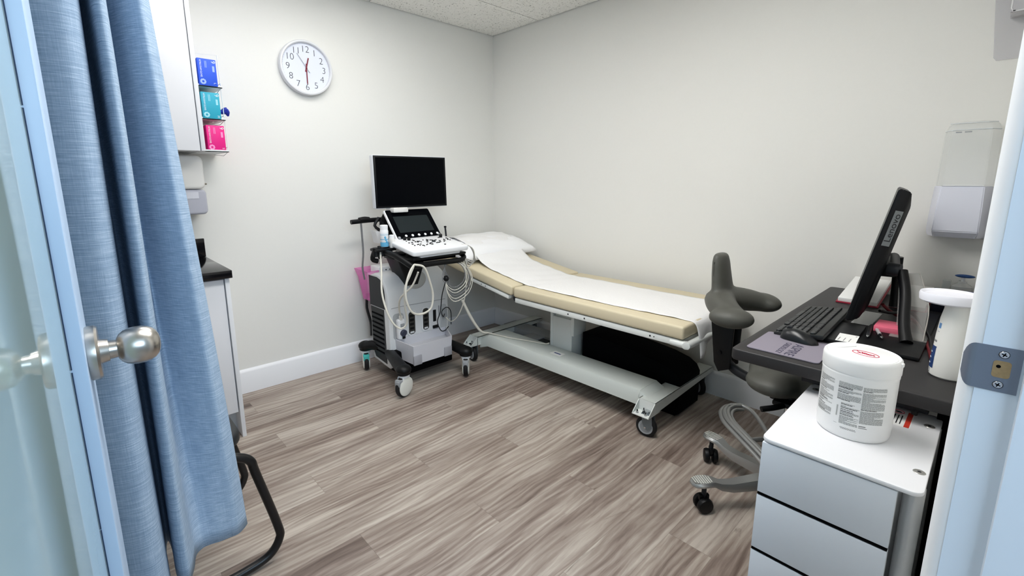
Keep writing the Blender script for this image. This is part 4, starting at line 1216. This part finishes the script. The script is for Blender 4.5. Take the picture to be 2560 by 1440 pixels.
        for k in range(8):
            d = .286+k*.009; c = Vector((bx, by, .1225))+u*d; w = .026*math.sqrt(max(.1, 1-((d-.316)/.042)**2))
            mb.box((-.0024, -w, -.002), (.0024, w, .0022), mat('pale_grip', (196, 196, 190), .5), .0008, 1, M=Matrix.Translation(c) @ Matrix.Rotation(a, 4, 'Z'))
        obj('step_grip', mb, leg)
        mb = MB(); c = Vector((bx, by, .031))+u*.312+v*.012
        r2 = a+.9+i*.7
        ax = Vector((math.cos(r2), math.sin(r2), 0))
        for s in (-1, 1):
            mb.lathe([(0, 0), (.022, 0), (.030, .004), (.031, .012), (.027, .021), (.012, .024), (0, .024)], BLACK, c+ax*s*.006, ax*s, 24)
        mb.cyl(c, c+Vector((0, 0, .075)), .009, DKGREY, seg=12); mb.box((-.02, -.008, .015), (.02, .008, .04), BLACK, .004, M=Matrix.Translation(c) @ Matrix.Rotation(r2+PI/2, 4, 'Z'))
        obj('caster', mb, leg)
    mb = MB(); mb.lathe([(0, .075), (.045, .08), (.050, .10), (.045, .14), (.030, .155), (0, .155)], ALU, (bx, by, 0), (0, 0, 1), 28); obj('base_hub', mb, t)
    # foot ring: ribbed loop
    mb = MB()
    loop = [(2.520, -.925, .232), (2.455, -.870, .240), (2.360, -.792, .246), (2.285, -.725, .250), (2.248, -.660, .253), (2.248, -.600, .254), (2.275, -.565, .253), (2.320, -.575, .25), (2.37, -.62, .24), (2.44, -.70, .22)]
    for k, off in enumerate((-.021, -.007, .007, .021)):
        pts = []
        for i, p in enumerate(loop[:7]):
            q = Vector(loop[min(i+1, 6)])-Vector(loop[max(i-1, 0)]); nrm = Vector((-q.y, q.x, 0)).normalized()
            pts.append(Vector(p)+nrm*-off+Vector((0, 0, -.010*(abs(k-1.5)-.5))))
        mb.tube(pts, [.0085]*6+[.006], ALU, 10, 5)
    mb.tube(loop[5:], [.010, .010, .009, .009, .009], ALU, 10, 5)
    mb.tube([(2.40, -.81, .238), (2.43, -.76, .235), (2.47, -.74, .225)], .010, ALU, 10, 4)
    mb.cyl((bx, by+.01, .20), (bx, by+.01, .235), .034, ALU, seg=24)
    obj('foot_ring', mb, t, 'ribbed metal foot ring')
chair()

# ------------------------------------------------------------------ desk
DESK = mat('charcoal_laminate', (39, 37, 38), .5, speckle=.25, speckle_scale=420, bump=.05, bump_scale=500)
DESKE = mat('charcoal_edge', (22, 23, 28), .4, speckle=.3, speckle_scale=420)
def desk():
    t = thing('desk', 'narrow charcoal desk running from the far wall to the doorway', 'desk', (2.69, -.61, 0))
    mb = MB(); mb.prism(rrect(2.440, -1.218, XD-.003, -.003, .018), .036, DESK, Matrix.Translation((0, 0, .704)), .005, 3); top = obj('desk_top', mb, t)
    for x, y in ((2.50, -.07), (2.52, -.24)):
        mb = MB(); mb.box((x, y, 0), (x+.05, y+.05, .704), BLACK, .004); obj('leg', mb, t)
    mb = MB(); mb.box((XD-.045, -1.14, .03), (XD-.022, -.06, .700), BLACKM, .002); obj('modesty_panel', mb, t)
    mb = MB(); mb.box((2.62, -1.16, .672), (XD-.06, -1.10, .7035), DKGREY, .003); mb.box((2.60, -1.05, .676), (XD-.06, -.10, .7035), DKGREY, .003); obj('under_frame', mb, t)
    mb = MB(); mb.tube([(2.87, -1.14, .69), (2.875, -1.165, .60), (2.90, -1.13, .45), (2.905, -1.10, .30)], .006, CABLEB, 8, 4); obj('hanging_cable', mb, t)
desk()
# drawer cart
def cart():
    X0, X1, Y0, Y1, ZT = 2.640, 2.924, -1.545, -1.120, .660
    t = thing('drawer_cart', 'narrow white drawer cart pushed part way under the desk', 'drawer cart', ((X0+X1)/2, (Y0+Y1)/2, 0))
    WT = mat('cart_white', (226, 226, 229), .4, bump=.04, bump_scale=600)
    mb = MB(); mb.prism(rrect(X0, Y0, X1, Y1, .020), .010, WT, Matrix.Translation((0, 0, ZT-.010)), .003, 2); top = obj('top', mb, t)
    for x, y in ((2.904, -1.200), (2.909, -1.455), (2.662, -1.165), (2.662, -1.50)):
        if y == -1.50: continue
        mb = MB(); mb.cyl((x, y, ZT-.001), (x, y, ZT+.0012), .0105, mat('screw_cap', (176, 174, 170), .3, metal=.8), seg=24, bev=.0008); mb.cyl((x, y, ZT+.0012), (x, y, ZT+.0014), .0035, DKGREY, seg=8); obj('screw_cap', mb, top)
    mb = MB()
    mb.box((2.8300, -1.250, ZT), (2.8725, -1.140, ZT+.0004), PAPER)
    mb.prism(rrect(2.8605, -1.250, 2.8705, -1.150, .001), .0003, REDP, Matrix.Translation((0, 0, ZT+.0004)))
    for k, x in enumerate((2.838, 2.845, 2.852)):
        mb.box((x-.0012, -1.238, ZT+.0004), (x+.0012, -1.180, ZT+.0006), INKK)
    for k in range(24):
        a, b = 2*PI*k/24, 2*PI*(k+1)/24
        c = Vector((2.842, -1.160, ZT+.0006)); 
        mb.tube([c+Vector((.011*math.cos(a), .011*math.sin(a), 0)), c+Vector((.011*math.cos(b), .011*math.sin(b), 0))], .0009, INKR, 5)
    mb.ell((2.842, -1.160, ZT+.0005), (.007, .004, .0006), INKK, 10)
    obj('warning_sticker', mb, top, 'white sticker with red warning bar')
    mb = MB()
    S = mat('cart_side', (198, 202, 208), .45)
    mb.box((2.655, -1.5225, .05), (2.882, -1.150, ZT-.011), S, .002); mb.box((2.655, -1.5245, .05), (2.882, -1.5230, ZT-.011), BLACKM)  # black front plate darkens the gaps between drawers
    obj('carcass', mb, t)
    mb = MB(); mb.cyl((2.909, -1.500, .03), (2.909, -1.500, ZT-.0102), .0165, mat('grey_post', (186, 187, 188), .4, metal=.4), seg=24); obj('post', mb, t)
    mb = MB(); mb.cyl((2.909, -1.175, .03), (2.909, -1.175, ZT-.0102), .0165, mat('grey_post', (186, 187, 188), .4, metal=.4), seg=24); obj('post', mb, t)
    FR = mat('drawer_front', (212, 217, 224), .42, bump=.03, bump_scale=600)
    z = ZT-.0125
    for k, h in enumerate((.137, .150, .150, .150)):
        mb = MB(); z0 = z-h+.0085
        mb.box((2.6430+.0, -1.543, z0), (2.8870, -1.526, z), FR, .0015); 
        dr = obj('drawer', mb, t)
        mb = MB(); mb.box((2.6440, -1.5425, z-h+.0015), (2.8860, -1.5265, z-h+.0060), BLACKM); obj('painted_gap', mb, dr); z -= h  # added black strip paints the dark gap below each drawer
    for x, y in ((2.67, -1.50), (2.67, -1.17), (2.87, -1.50), (2.87, -1.17)):
        mb = MB(); mb.cyl((x-.01, y, .0235), (x+.01, y, .0235), .0235, BLACK, seg=20); mb.cyl((x, y, .02), (x, y, .052), .006, DKGREY, seg=10); obj('caster', mb, t)
cart()
# wipes tub
def tub():
    c = Vector((2.776, -1.347, .660)); R = .0725
    t = thing('wipes_tub', 'large round white wipes tub with printed label on the drawer cart', 'tub', c)
    W = mat('tub_white', (240, 240, 240), .35)
    mb = MB()
    mb.lathe([(0, .0005), (R*.93, .0005), (R*.965, .003), (R*.985, .010), (R*.985, .022), (R*1.0, .028), (R*1.0, .146), (R*1.012, .150), (R*1.012, .154), (R, .156), (R*.99, .158), (0, .158)], W, c, (0, 0, 1), 72)
    body = obj('body', mb, t)
    mb = MB()
    mb.lathe([(0, .156), (R*1.015, .156), (R*1.03, .159), (R*1.03, .183), (R*1.015, .189), (R*.97, .1925), (R*.93, .1915), (R*.90, .190), (0, .190)], W, c, (0, 0, 1), 72)
    lid = obj('lid', mb, t)
    mb = MB()   # raised flap
    b = bmesh.new()
    pts = [(R*.90*math.cos(a), R*.90*math.sin(a)) for a in [2*PI*k/48 for k in range(48)]]
    mb.prism(pts, .0022, W, Matrix.Translation(c+Vector((0, 0, .189))), .001, 2)
    mb.prism(rrect(-.028, -.060, .028, -.040, .009), .0016, W, Matrix.Translation(c+Vector((0, 0, .191))) @ Matrix.Rotation(-2.2, 4, 'Z'), .0006, 1)
    mb.box((-.006, R*.93, .180), (.006, R*1.06, .190), W, .002, M=Matrix.Translation(c) @ Matrix.Rotation(-1.7, 4, 'Z'))
    obj('flap', mb, lid)
    mb = MB(); z = c.z+.1914
    cc = Vector((c.x+.006, c.y-.002, z))
    u = Vector((1, -.25, 0)).normalized(); v = Vector((.25, 1, 0)).normalized()
    mb.tube([cc+u*.026*math.cos(a)+v*.016*math.sin(a) for a in [2*PI*k/28 for k in range(28)]], .0009, INKR, 5, closed=True)
    for k, (a, b_) in enumerate(((-.014, .007), (-.008, -.007), (-.004, .006), (.0, -.004), (.005, .005), (.010, -.006), (.014, .003))):
        mb.tube([cc+u*(a-.006)+v*(b_), cc+u*(a+.006)+v*(-b_*.8), cc+u*(a+.002)+v*b_*.3], .0009, INKR, 5)
    obj('red_marking', mb, lid, 'hand drawn red oval mark')
    # label panels of fine print
    mb = MB(); rnd = random.Random(9)
    PRN = mat('fine_print', (168, 169, 168), .6); PRD = mat('dark_print', (86, 86, 86), .6)
    cam_az = math.atan2(-2.66-c.y, 2.949-c.x)
    def strip(a0, a1, z0, z1, m, dr=.0003):
        n = max(1, int(abs(a1-a0)/.08)); rows = []
        for k in range(n+1):
            a = a0+(a1-a0)*k/n
            rows.append([(c.x+(R+dr)*math.cos(a), c.y+(R+dr)*math.sin(a), c.z+z0), (c.x+(R+dr)*math.cos(a), c.y+(R+dr)*math.sin(a), c.z+z1)])
        mb.grid(rows, m)
    def para(a0, a1, ztop, zbot, gap=.3):
        z = ztop
        while z-.0016 > zbot:
            dens = rnd.random()
            m = PRD if dens < .12 else PRN
            e = a1 if dens > gap else a0+(a1-a0)*rnd.uniform(.3, .9)
            a = a0
            while a < e-.01:
                w = rnd.uniform(.04, .12); strip(a, min(a+w, e), z-.0015, z, m); a += w+.010
            z -= .0022
            if dens < .10: z -= .0018
    A = cam_az
    para(A-.48, A+.13, .136, .090); para(A-.40+.05, A+.13, .087, .036); para(A+.16, A+.80, .134, .046); para(A-1.25, A-.62, .136, .046)
    strip(A-.46, A-.42, .052, .078, PRN); strip(A-.495, A-.40, .034, .0345, PRD); strip(A+.16, A+.34, .040, .0415, PRD); strip(A+.16, A+.38, .036, .037, PRD)
    for k in range(9): strip(A-.30+.045*k, A-.30+.045*k+.03, .0275, .0285, PRD); strip(A-.28+.045*k, A-.28+.045*k+.03, .0250, .0260, PRD)
    obj('label', mb, body, 'grey fine print label')
tub()

# ------------------------------------------------------------------ things on the desk
ZD = .7402
def computer():
    t = thing('desktop_computer', 'black all-in-one computer seen edge-on from behind on its stand', 'computer', (2.75, -.47, ZD))
    # tilted panel; local: X = thickness (back positive), Y along the width, Z up the screen
    tilt = math.radians(11.5)
    M = Matrix.Translation((2.636, -.750, .775)) @ Matrix.Rotation(math.radians(7), 4, 'Z') @ Matrix.Translation((0, .275, 0)) @ Matrix.Rotation(tilt, 4, 'Y')
    Wd, H = .275, .455
    b = bmesh.new()
    def ring(x, w, z0, z1): return [b.verts.new((x, -w, z0)), b.verts.new((x, w, z0)), b.verts.new((x, w, z1)), b.verts.new((x, -w, z1))]
    rs = [ring(0, Wd, 0, H), ring(.012, Wd, 0, H), ring(.034, Wd-.012, .014, H-.006), ring(.046, Wd-.035, .06, H-.05)]
    for a, c in zip(rs, rs[1:]):
        for k in range(4): b.faces.new((a[k], a[(k+1) % 4], c[(k+1) % 4], c[k]))
    b.faces.new(rs[0][::-1]); b.faces.new(rs[-1]); bmesh.ops.recalc_face_normals(b, faces=b.faces)
    bmesh.ops.bevel(b, geom=list(b.edges), offset=.003, segments=2, affect='EDGES')
    mb = MB(); mb._merge(b, mat('computer_black', (9, 10, 14), .42, spec=.3), M); p = obj('screen_housing', mb, t)
    mb = MB(); mb.box((-.0008, -Wd+.008, .03), (.0005, Wd-.008, H-.008), SCREEN, M=M); obj('display', mb, p)
    # name tag on the slanted edge facing the doorway
    mb = MB()
    e0 = Vector((.012, -Wd, 0)); e1 = Vector((.034, -Wd+.012, 0))
    R = M.to_3x3(); side = R @ (e1-e0).normalized(); upv = R @ Vector((0, 0, 1))
    mid = M @ ((e0+e1)/2+Vector((0, 0, .33)))
    nrm = side.cross(upv); nrm = nrm if nrm.y < 0 else -nrm
    F = frame(mid+nrm*.0006, upv, nrm.cross(upv), nrm)
    mb.prism([(-.058, -.0115), (.058, -.0115), (.058, .0115), (-.058, .0115)], .0008, mat('tag_grey', (120, 124, 126), .4), F)
    yv = nrm.cross(upv)
    mb.text('Lenovo', mid+nrm*.0016-upv*.045-yv*.0075, upv, yv, .026, INKK, width=.090)
    obj('name_tag', mb, p, 'grey tag lettered Lenovo')
    mb = MB()
    mb.box((.70-.0+2.0, -.955, ZD), (2.852, -.33, ZD+.012), BLACK, .004)
    obj('stand_base', mb, t)
    mb = MB(); YA = rotz(math.radians(7), (2.755, -.66, 0))
    W3 = lambda pp: [tuple(YA @ Vector(p)) for p in pp]
    mb.tube(W3([(2.735, -.655, .945), (2.735, -.28, .945)]), .019, BLACK, 16); mb.box((2.69, -.60, .915), (2.745, -.35, .960), BLACK, .008, M=YA)
    for s in (-1, 1):
        mb.tube(W3([(2.757, -.47+s*.185, .950), (2.772, -.47+s*.225, .885), (2.778, -.47+s*.300-.005, .80), (2.788, -.47+s*.345-.012, ZD+.012)]) if s < 0 else W3([(2.750, -.30, .950), (2.752, -.295, .885), (2.756, -.30, .80), (2.758, -.31, ZD+.012)]), [.0150, .0145, .0150, .017], BLACK, 14, 5)
    mb.tube([(2.72, -.655, .953), (2.752, -.660, .951)], .0215, DKGREY, 16)
    obj('stand_leg', mb, t)
computer()
def keyboard():
    t = thing('keyboard', 'black full-size keyboard lying beside the desk edge', 'keyboard', (2.55, -.775, ZD))
    M = Matrix.Translation((2.555, -.775, ZD+.010)) @ Matrix.Rotation(math.radians(1.5), 4, 'Z') @ Matrix.Rotation(math.radians(-8), 4, 'Y')
    # local: X depth (front -), Y width
    mb = MB(); mb.box((-.070, -.218, -.004), (.070, .218, .012), mat('keyboard_black', (26, 28, 29), .45), .004, 2, M=M)
    for y in (-.18, .18): mb.box((.045, y-.015, -.022), (.055, y+.015, -.003), BLACK, .002, M=M)
    obj('case', mb, t)
    mb = MB(); K = mat('key_black', (34, 36, 38), .4)
    rows = [-.058, -.040, -.022, -.004, .014, .040]
    for i, x in enumerate(rows):
        y = .205
        n = 0
        while y > -.20:
            w = .0155
            if i == 0 and .02 < y < .12: w = .098
            elif n == 0 and i in (1, 2, 3): w = .026
            if not (-.075 < y-w < -.070 or -.135 < y-w < -.128):
                mb.box((x-.0078, y-w, .011), (x+.0078, y, .0175), K, .0018, 1, M=M)
            y -= w+.0022
            if abs(y+.075) < .009 or abs(y+.135) < .009: y -= .006
            n += 1
    obj('keys', mb, t)
    mb = MB()
    for k in range(6):
        mb.box((-.060+.0, -.21+.0, .012), (-.058, -.205, .0122), INKW, M=M)
    obj('legend', mb, t)
keyboard()
def mousepad():
    t = thing('mouse_pad', 'grey mouse pad with dark lettering on the near desk corner', 'mouse pad', (2.566, -1.077, ZD))
    mb = MB(); mb.prism(rrect(2.470, -1.182, 2.662, -.972, .012), .004, mat('pad_grey', (134, 128, 140), .75, bump=.1, bump_scale=1500), Matrix.Translation((0, 0, ZD)), .001, 1); p = obj('pad', mb, t)
    mb = MB(); z = ZD+.0041
    I = mat('pad_lettering', (52, 50, 74), .7)
    mb.text('ASPIRE', (2.572, -1.052, z), (0, -1, 0), (1, 0, 0), .036, I, width=.122)
    mb.text('CARDIOLOGY', (2.548, -1.055, z), (0, -1, 0), (1, 0, 0), .022, I, width=.118)
    obj('lettering', mb, p)
    t = thing('computer_mouse', 'black computer mouse resting on the grey mouse pad', 'mouse', (2.568, -1.006, ZD+.0043))
    b = bmesh.new(); rows = []
    for k in range(13):
        u = k/12; x = -.056+.112*u
        w = .032*max(.02, 1-(2*u-1)**4)**.5*(1-.12*u); h = (.016+.020*math.sin(PI*min(1, (u*.95+.16))))*max(.02, 1-(2*u-1)**6)**.5
        rows.append([b.verts.new((x, w*math.cos(a), max(0, h*math.sin(a)))) for a in [PI*j/12 for j in range(13)]])
    for a, c in zip(rows, rows[1:]):
        for k in range(12): b.faces.new((a[k], a[k+1], c[k+1], c[k]))
        b.faces.new((a[12], a[0], c[0], c[12]))
    b.faces.new(rows[0]); b.faces.new(rows[-1][::-1]); bmesh.ops.recalc_face_normals(b, faces=b.faces)
    M = Matrix.Translation((2.568, -1.006, ZD+.0046)) @ Matrix.Rotation(math.radians(-12), 4, 'Z')
    mb = MB(); mb._merge(b, mat('mouse_black', (18, 20, 24), .28), M); mbody = obj('body', mb, t, ang=60)
    mb = MB(); mb.cyl(M @ Vector((-.030, -.004, .030)), M @ Vector((-.030, .004, .030)), .009, DKGREY, seg=16); obj('scroll_wheel', mb, t)
mousepad()
def flat(name, lo, hi, m, label, cat, rz=0, bev=0.0, group=None):
    mb = MB(); c = ((lo[0]+hi[0])/2, (lo[1]+hi[1])/2, 0)
    mb.box(lo, hi, m, bev, M=rotz(rz, c)); o = obj(name, mb); tag(recenter(o), label, cat, group); return o
flat('notebook', (2.618, -.945, ZD), (2.694, -.700, ZD+.012), mat('notebook_black', (26, 27, 30), .5, bump=.2, bump_scale=500), 'black notebook lying below the computer screen', 'notebook', .03, .002)
mb = MB(); mb.box((2.648, -.945, ZD+.0122), (2.700, -.852, ZD+.0128), PAPER, M=rotz(.06, (2.67, -.90, 0)))
for k in range(3): mb.box((2.655+.014*k, -.938, ZD+.0129), (2.657+.014*k, -.900, ZD+.0130), INKG)
mb.box((2.690, -.868, ZD+.0129), (2.694, -.863, ZD+.0130), INKK)
tag(recenter(obj('appointment_card', mb)), 'small white printed card on the black notebook behind the tub', 'card')
def pen(p0, p1, m, m2, label):
    p0, p1 = Vector(p0), Vector(p1); t = thing('pen', label, 'pen', (p0+p1)/2, 'pens on the desk')
    mb = MB(); mb.cyl(p0, p0.lerp(p1, .72), .0052, m, seg=14, bev=.001); obj('barrel', mb, t)
    mb = MB(); mb.cyl(p0.lerp(p1, .72), p0.lerp(p1, .93), .0054, m2, .0045, seg=14); mb.cyl(p0.lerp(p1, .93), p1, .0044, CHROME, .001, seg=14); mb.box((-.001, -.002, .005), (.001, .002, .007), m2, M=Matrix.Translation(p0)); obj('tip', mb, t)
pen((2.716, -.710, ZD+.0182), (2.752, -.842, ZD+.0182), mat('pen_silver', (196, 196, 198), .3, metal=.3), BLACK, 'white barrelled pen with black grip beside the pink sticky notes')
pen((2.704, -.712, ZD+.0182), (2.718, -.860, ZD+.0182), BLACK, DKGREY, 'black pen lying beside the white barrelled pen')
mb = MB(); mb.box((2.715, -.745, ZD+.0124), (2.785, -.640, ZD+.030), mat('pink_notes', (226, 106, 130), .7), .001)
tag(recenter(obj('sticky_notes', mb)), 'pad of pink sticky notes on the computer stand', 'sticky notes')
flat('paper_slip', (2.640, -.640, ZD), (2.696, -.42, ZD+.0012), PAPER, 'white paper slip lying under the computer screen', 'paper', -.03)
# folders with papers leaning up against the far wall
def folder(x0, x1, y0, label, papers, zb):
    t = thing('paper_folder', label, 'folder', ((x0+x1)/2, y0/2, ZD), 'folders of papers at the far end of the desk')
    L = -y0-.006
    ang = math.atan2(zb, L)
    M = Matrix.Translation(((x0+x1)/2, y0, ZD+.001)) @ Matrix.Rotation(ang, 4, 'X')
    w = (x1-x0)/2
    L = math.hypot(L, zb)-.012
    mb = MB(); mb.box((-w-.006, -.004, 0), (w+.006, L, .005), mat('dark_red_cover', (150, 26, 52), .5), .001, M=M); obj('cover', mb, t, 'dark red folder')
    mb = MB(); mb.box((-w, .002, .0052), (w, L-.004, .0052+papers), PAPER, .001, M=M); obj('papers', mb, t)
folder(2.535, 2.665, -.335, 'white papers in a dark red folder beyond the keyboard by the far wall', .016, .048)
folder(2.700, 2.806, -.300, 'white papers in a dark red folder behind the computer stand', .016, .040)
# clear plastic document holder standing behind the stand leg
def clearstand():
    t = thing('plastic_sign_holder', 'thin clear plastic sign holder standing behind the computer stand', 'sign holder', (2.80, -.70, ZD+.012))
    A = mat('smoky_acrylic', (190, 188, 184), .12, alpha=.34)
    mb = MB()
    rows = [[(2.770, -.690, ZD+.0125), (2.842, -.770, ZD+.0125)], [(2.758, -.650, ZD+.11), (2.838, -.700, ZD+.11)], [(2.748, -.620, ZD+.195), (2.800, -.640, ZD+.205)]]
    mb.grid(rows, A, .003); obj('panel', mb, t)
    mb = MB(); mb.tube([(2.842, -.770, ZD+.014), (2.838, -.700, ZD+.11), (2.800, -.640, ZD+.205)], .0016, mat('acrylic_rim', (176, 172, 166), .2), 6, 4); mb.box((2.760, -.775, ZD+.0122), (2.850, -.685, ZD+.0145), A); obj('foot', mb, t)
clearstand()
mb = MB(); mb.tube([(2.715, -.62, .82), (2.73, -.60, .80), (2.76, -.57, .775), (2.80, -.56, .765), (2.835, -.66, ZD+.008), (2.862, -.82, ZD+.006), (2.880, -.93, ZD+.006), (2.91, -.96, ZD+.006)], .0055, mat('dark_red_cable', (92, 22, 28), .5), 8, 5)
tag(recenter(obj('data_cable', mb)), 'dark red cable running from the computer across the desk', 'cable')
mb = MB(); mb.tube([(2.712, -.64, .80), (2.74, -.60, .79), (2.79, -.56, .79), (2.848, -.70, ZD+.02), (2.870, -.86, ZD+.006), (2.876, -.90, ZD+.006), (2.905, -.93, ZD+.006)], .005, CABLEB, 8, 5)
tag(recenter(obj('power_cable', mb)), 'black cable running beside the dark red cable on the desk', 'cable')
# white bottle with wide lid
def bottle():
    c = Vector((2.914, -1.030, ZD))
    t = thing('sanitizer_bottle', 'white bottle with blue label under a wide white lid beside the door frame', 'bottle', c)
    W = mat('bottle_white', (232, 231, 226), .4)
    mb = MB(); mb.lathe([(0, 0), (.032, 0), (.0365, .004), (.0378, .012), (.0374, .05), (.035, .11), (.032, .155), (.028, .180), (.027, .196), (0, .196)], W, c, (0, 0, 1), 48); body = obj('body', mb, t)
    mb = MB(); mb.lathe([(0, .1962), (.050, .1962), (.0585, .201), (.0600, .216), (.0580, .222), (.0555, .2215), (.050, .2165), (0, .2155)], mat('lid_white', (236, 236, 244), .35), c+Vector((-.021, 0, 0)), (0, 0, 1), 56); obj('lid', mb, t)
    mb = MB()
    def patch(a0, a1, z0, z1, m, dr=.0004):
        rows = []
        for k in range(9):
            a = a0+(a1-a0)*k/8; r = .0392+dr
            def rad(z): return (.0376 if z < .05 else .0376-(z-.05)/.105*.0056)+dr
            rows.append([(c.x+rad(z)*math.cos(a), c.y+rad(z)*math.sin(a), c.z+z) for z in [z0+(z1-z0)*q/4 for q in range(5)]])
        mb.grid(rows, m)
    NB = mat('label_blue', (30, 58, 110), .5)
    az = math.atan2(-2.66-c.y, 2.949-c.x)-.50
    patch(az-1.6, az-.42, .022, .078, NB); patch(az-1.6, az-.40, .078, .081, NB)
    for k in range(3): patch(az-1.5, az-.72, .032+k*.015, .036+k*.015, INKW, .0007)
    patch(az-.95, az-.50, .092, .098, INKG); patch(az-.8, az-.55, .101, .105, NB); patch(az-.66, az-.5, .107, .122, NB)
    for k in range(3): patch(az-1.4, az-.65, .009+k*.004, .011+k*.004, INKG)
    patch(az-.70, az-.42, .130, .144, mat('drop_blue', (96, 140, 190), .5))
    obj('label', mb, body, 'dark blue label')
bottle()
mb = MB(); mb.box((2.815, -.232, .782), (2.935, -.130, .818), mat('blue_card', (26, 62, 158), .4), .002); mb.box((2.816, -.231, ZD), (2.934, -.131, .7818), mat('navy_card', (14, 20, 44), .5), .002)
o = tag(recenter(obj('tissue_box', mb)), 'dark blue box on the desk behind the white bottle', 'box')
def pump():
    c = Vector((2.888, -.062, ZD))
    t = thing('pump_bottle', 'clear pump bottle with flat dark blue pump head against the far wall', 'bottle', c)
    mb = MB(); mb.lathe([(0, .034), (.030, .034), (.032, .040), (.032, .085), (.014, .098), (.012, .106), (0, .106)], mat('clear_bottle', (226, 228, 226), .1, alpha=.4), c, (0, 0, 1), 32); obj('body', mb, t)
    mb = MB(); mb.cyl(c+Vector((0, 0, .104)), c+Vector((0, 0, .122)), .006, WHITE, seg=14); mb.ell(c+Vector((.004, 0, .126)), (.030, .014, .007), mat('pump_blue', (30, 72, 130), .35), 20); obj('pump_head', mb, t, 'dark blue pump head')
    mb = MB(); mb.box((c.x-.03, c.y-.03, ZD), (c.x+.03, c.y+.03, ZD+.034), mat('clear_base', (200, 204, 210), .2), .004); mb.box((c.x-.058, c.y-.012, ZD), (c.x-.032, c.y+.012, ZD+.105), mat('clear_bottle', (226, 228, 226), .1, alpha=.4), .004); obj('holder', mb, t)
pump()

# ------------------------------------------------------------------ black tube chair behind the curtain
def tubechair():
    t = thing('tube_chair', 'black visitor chair with bent tube legs half hidden behind the curtain', 'chair', (1.24, -2.55, 0))
    B = mat('black_tube', (14, 14, 16), .35); SEATM = mat('black_vinyl', (34, 37, 40), .5, bump=.1, bump_scale=600)
    for x in (1.450, 1.025):
        mb = MB()
        mb.tube([(x, -2.90, .014), (x, -2.50, .014), (x, -2.395, .016), (x, -2.322, .030), (x, -2.285, .075), (x, -2.287, .13), (x, -2.334, .34), (x, -2.344, .385), (x, -2.372, .410), (x, -2.42, .421), (x, -2.60, .421), (x, -2.80, .421), (x, -2.85, .45), (x, -2.88, .60), (x, -2.93, .85)], .0135, B, 14, 5)
        obj('leg', mb, t)
    mb = MB(); mb.tube([(1.45, -2.40, .4195), (1.025, -2.40, .4195)], .011, B, 12); mb.tube([(1.45, -2.88, .014), (1.025, -2.88, .014)], .0125, B, 12); obj('cross_bar', mb, t)
    mb = MB(); mb.prism(rrect(1.040, -2.84, 1.435, -2.352, .06), .045, SEATM, Matrix.Translation((0, 0, .432)), .014, 3); obj('seat', mb, t)
    mb = MB(); mb.box((1.04, -2.93, .58), (1.435, -2.895, .86), SEATM, .012, 3); obj('backrest', mb, t)
tubechair()
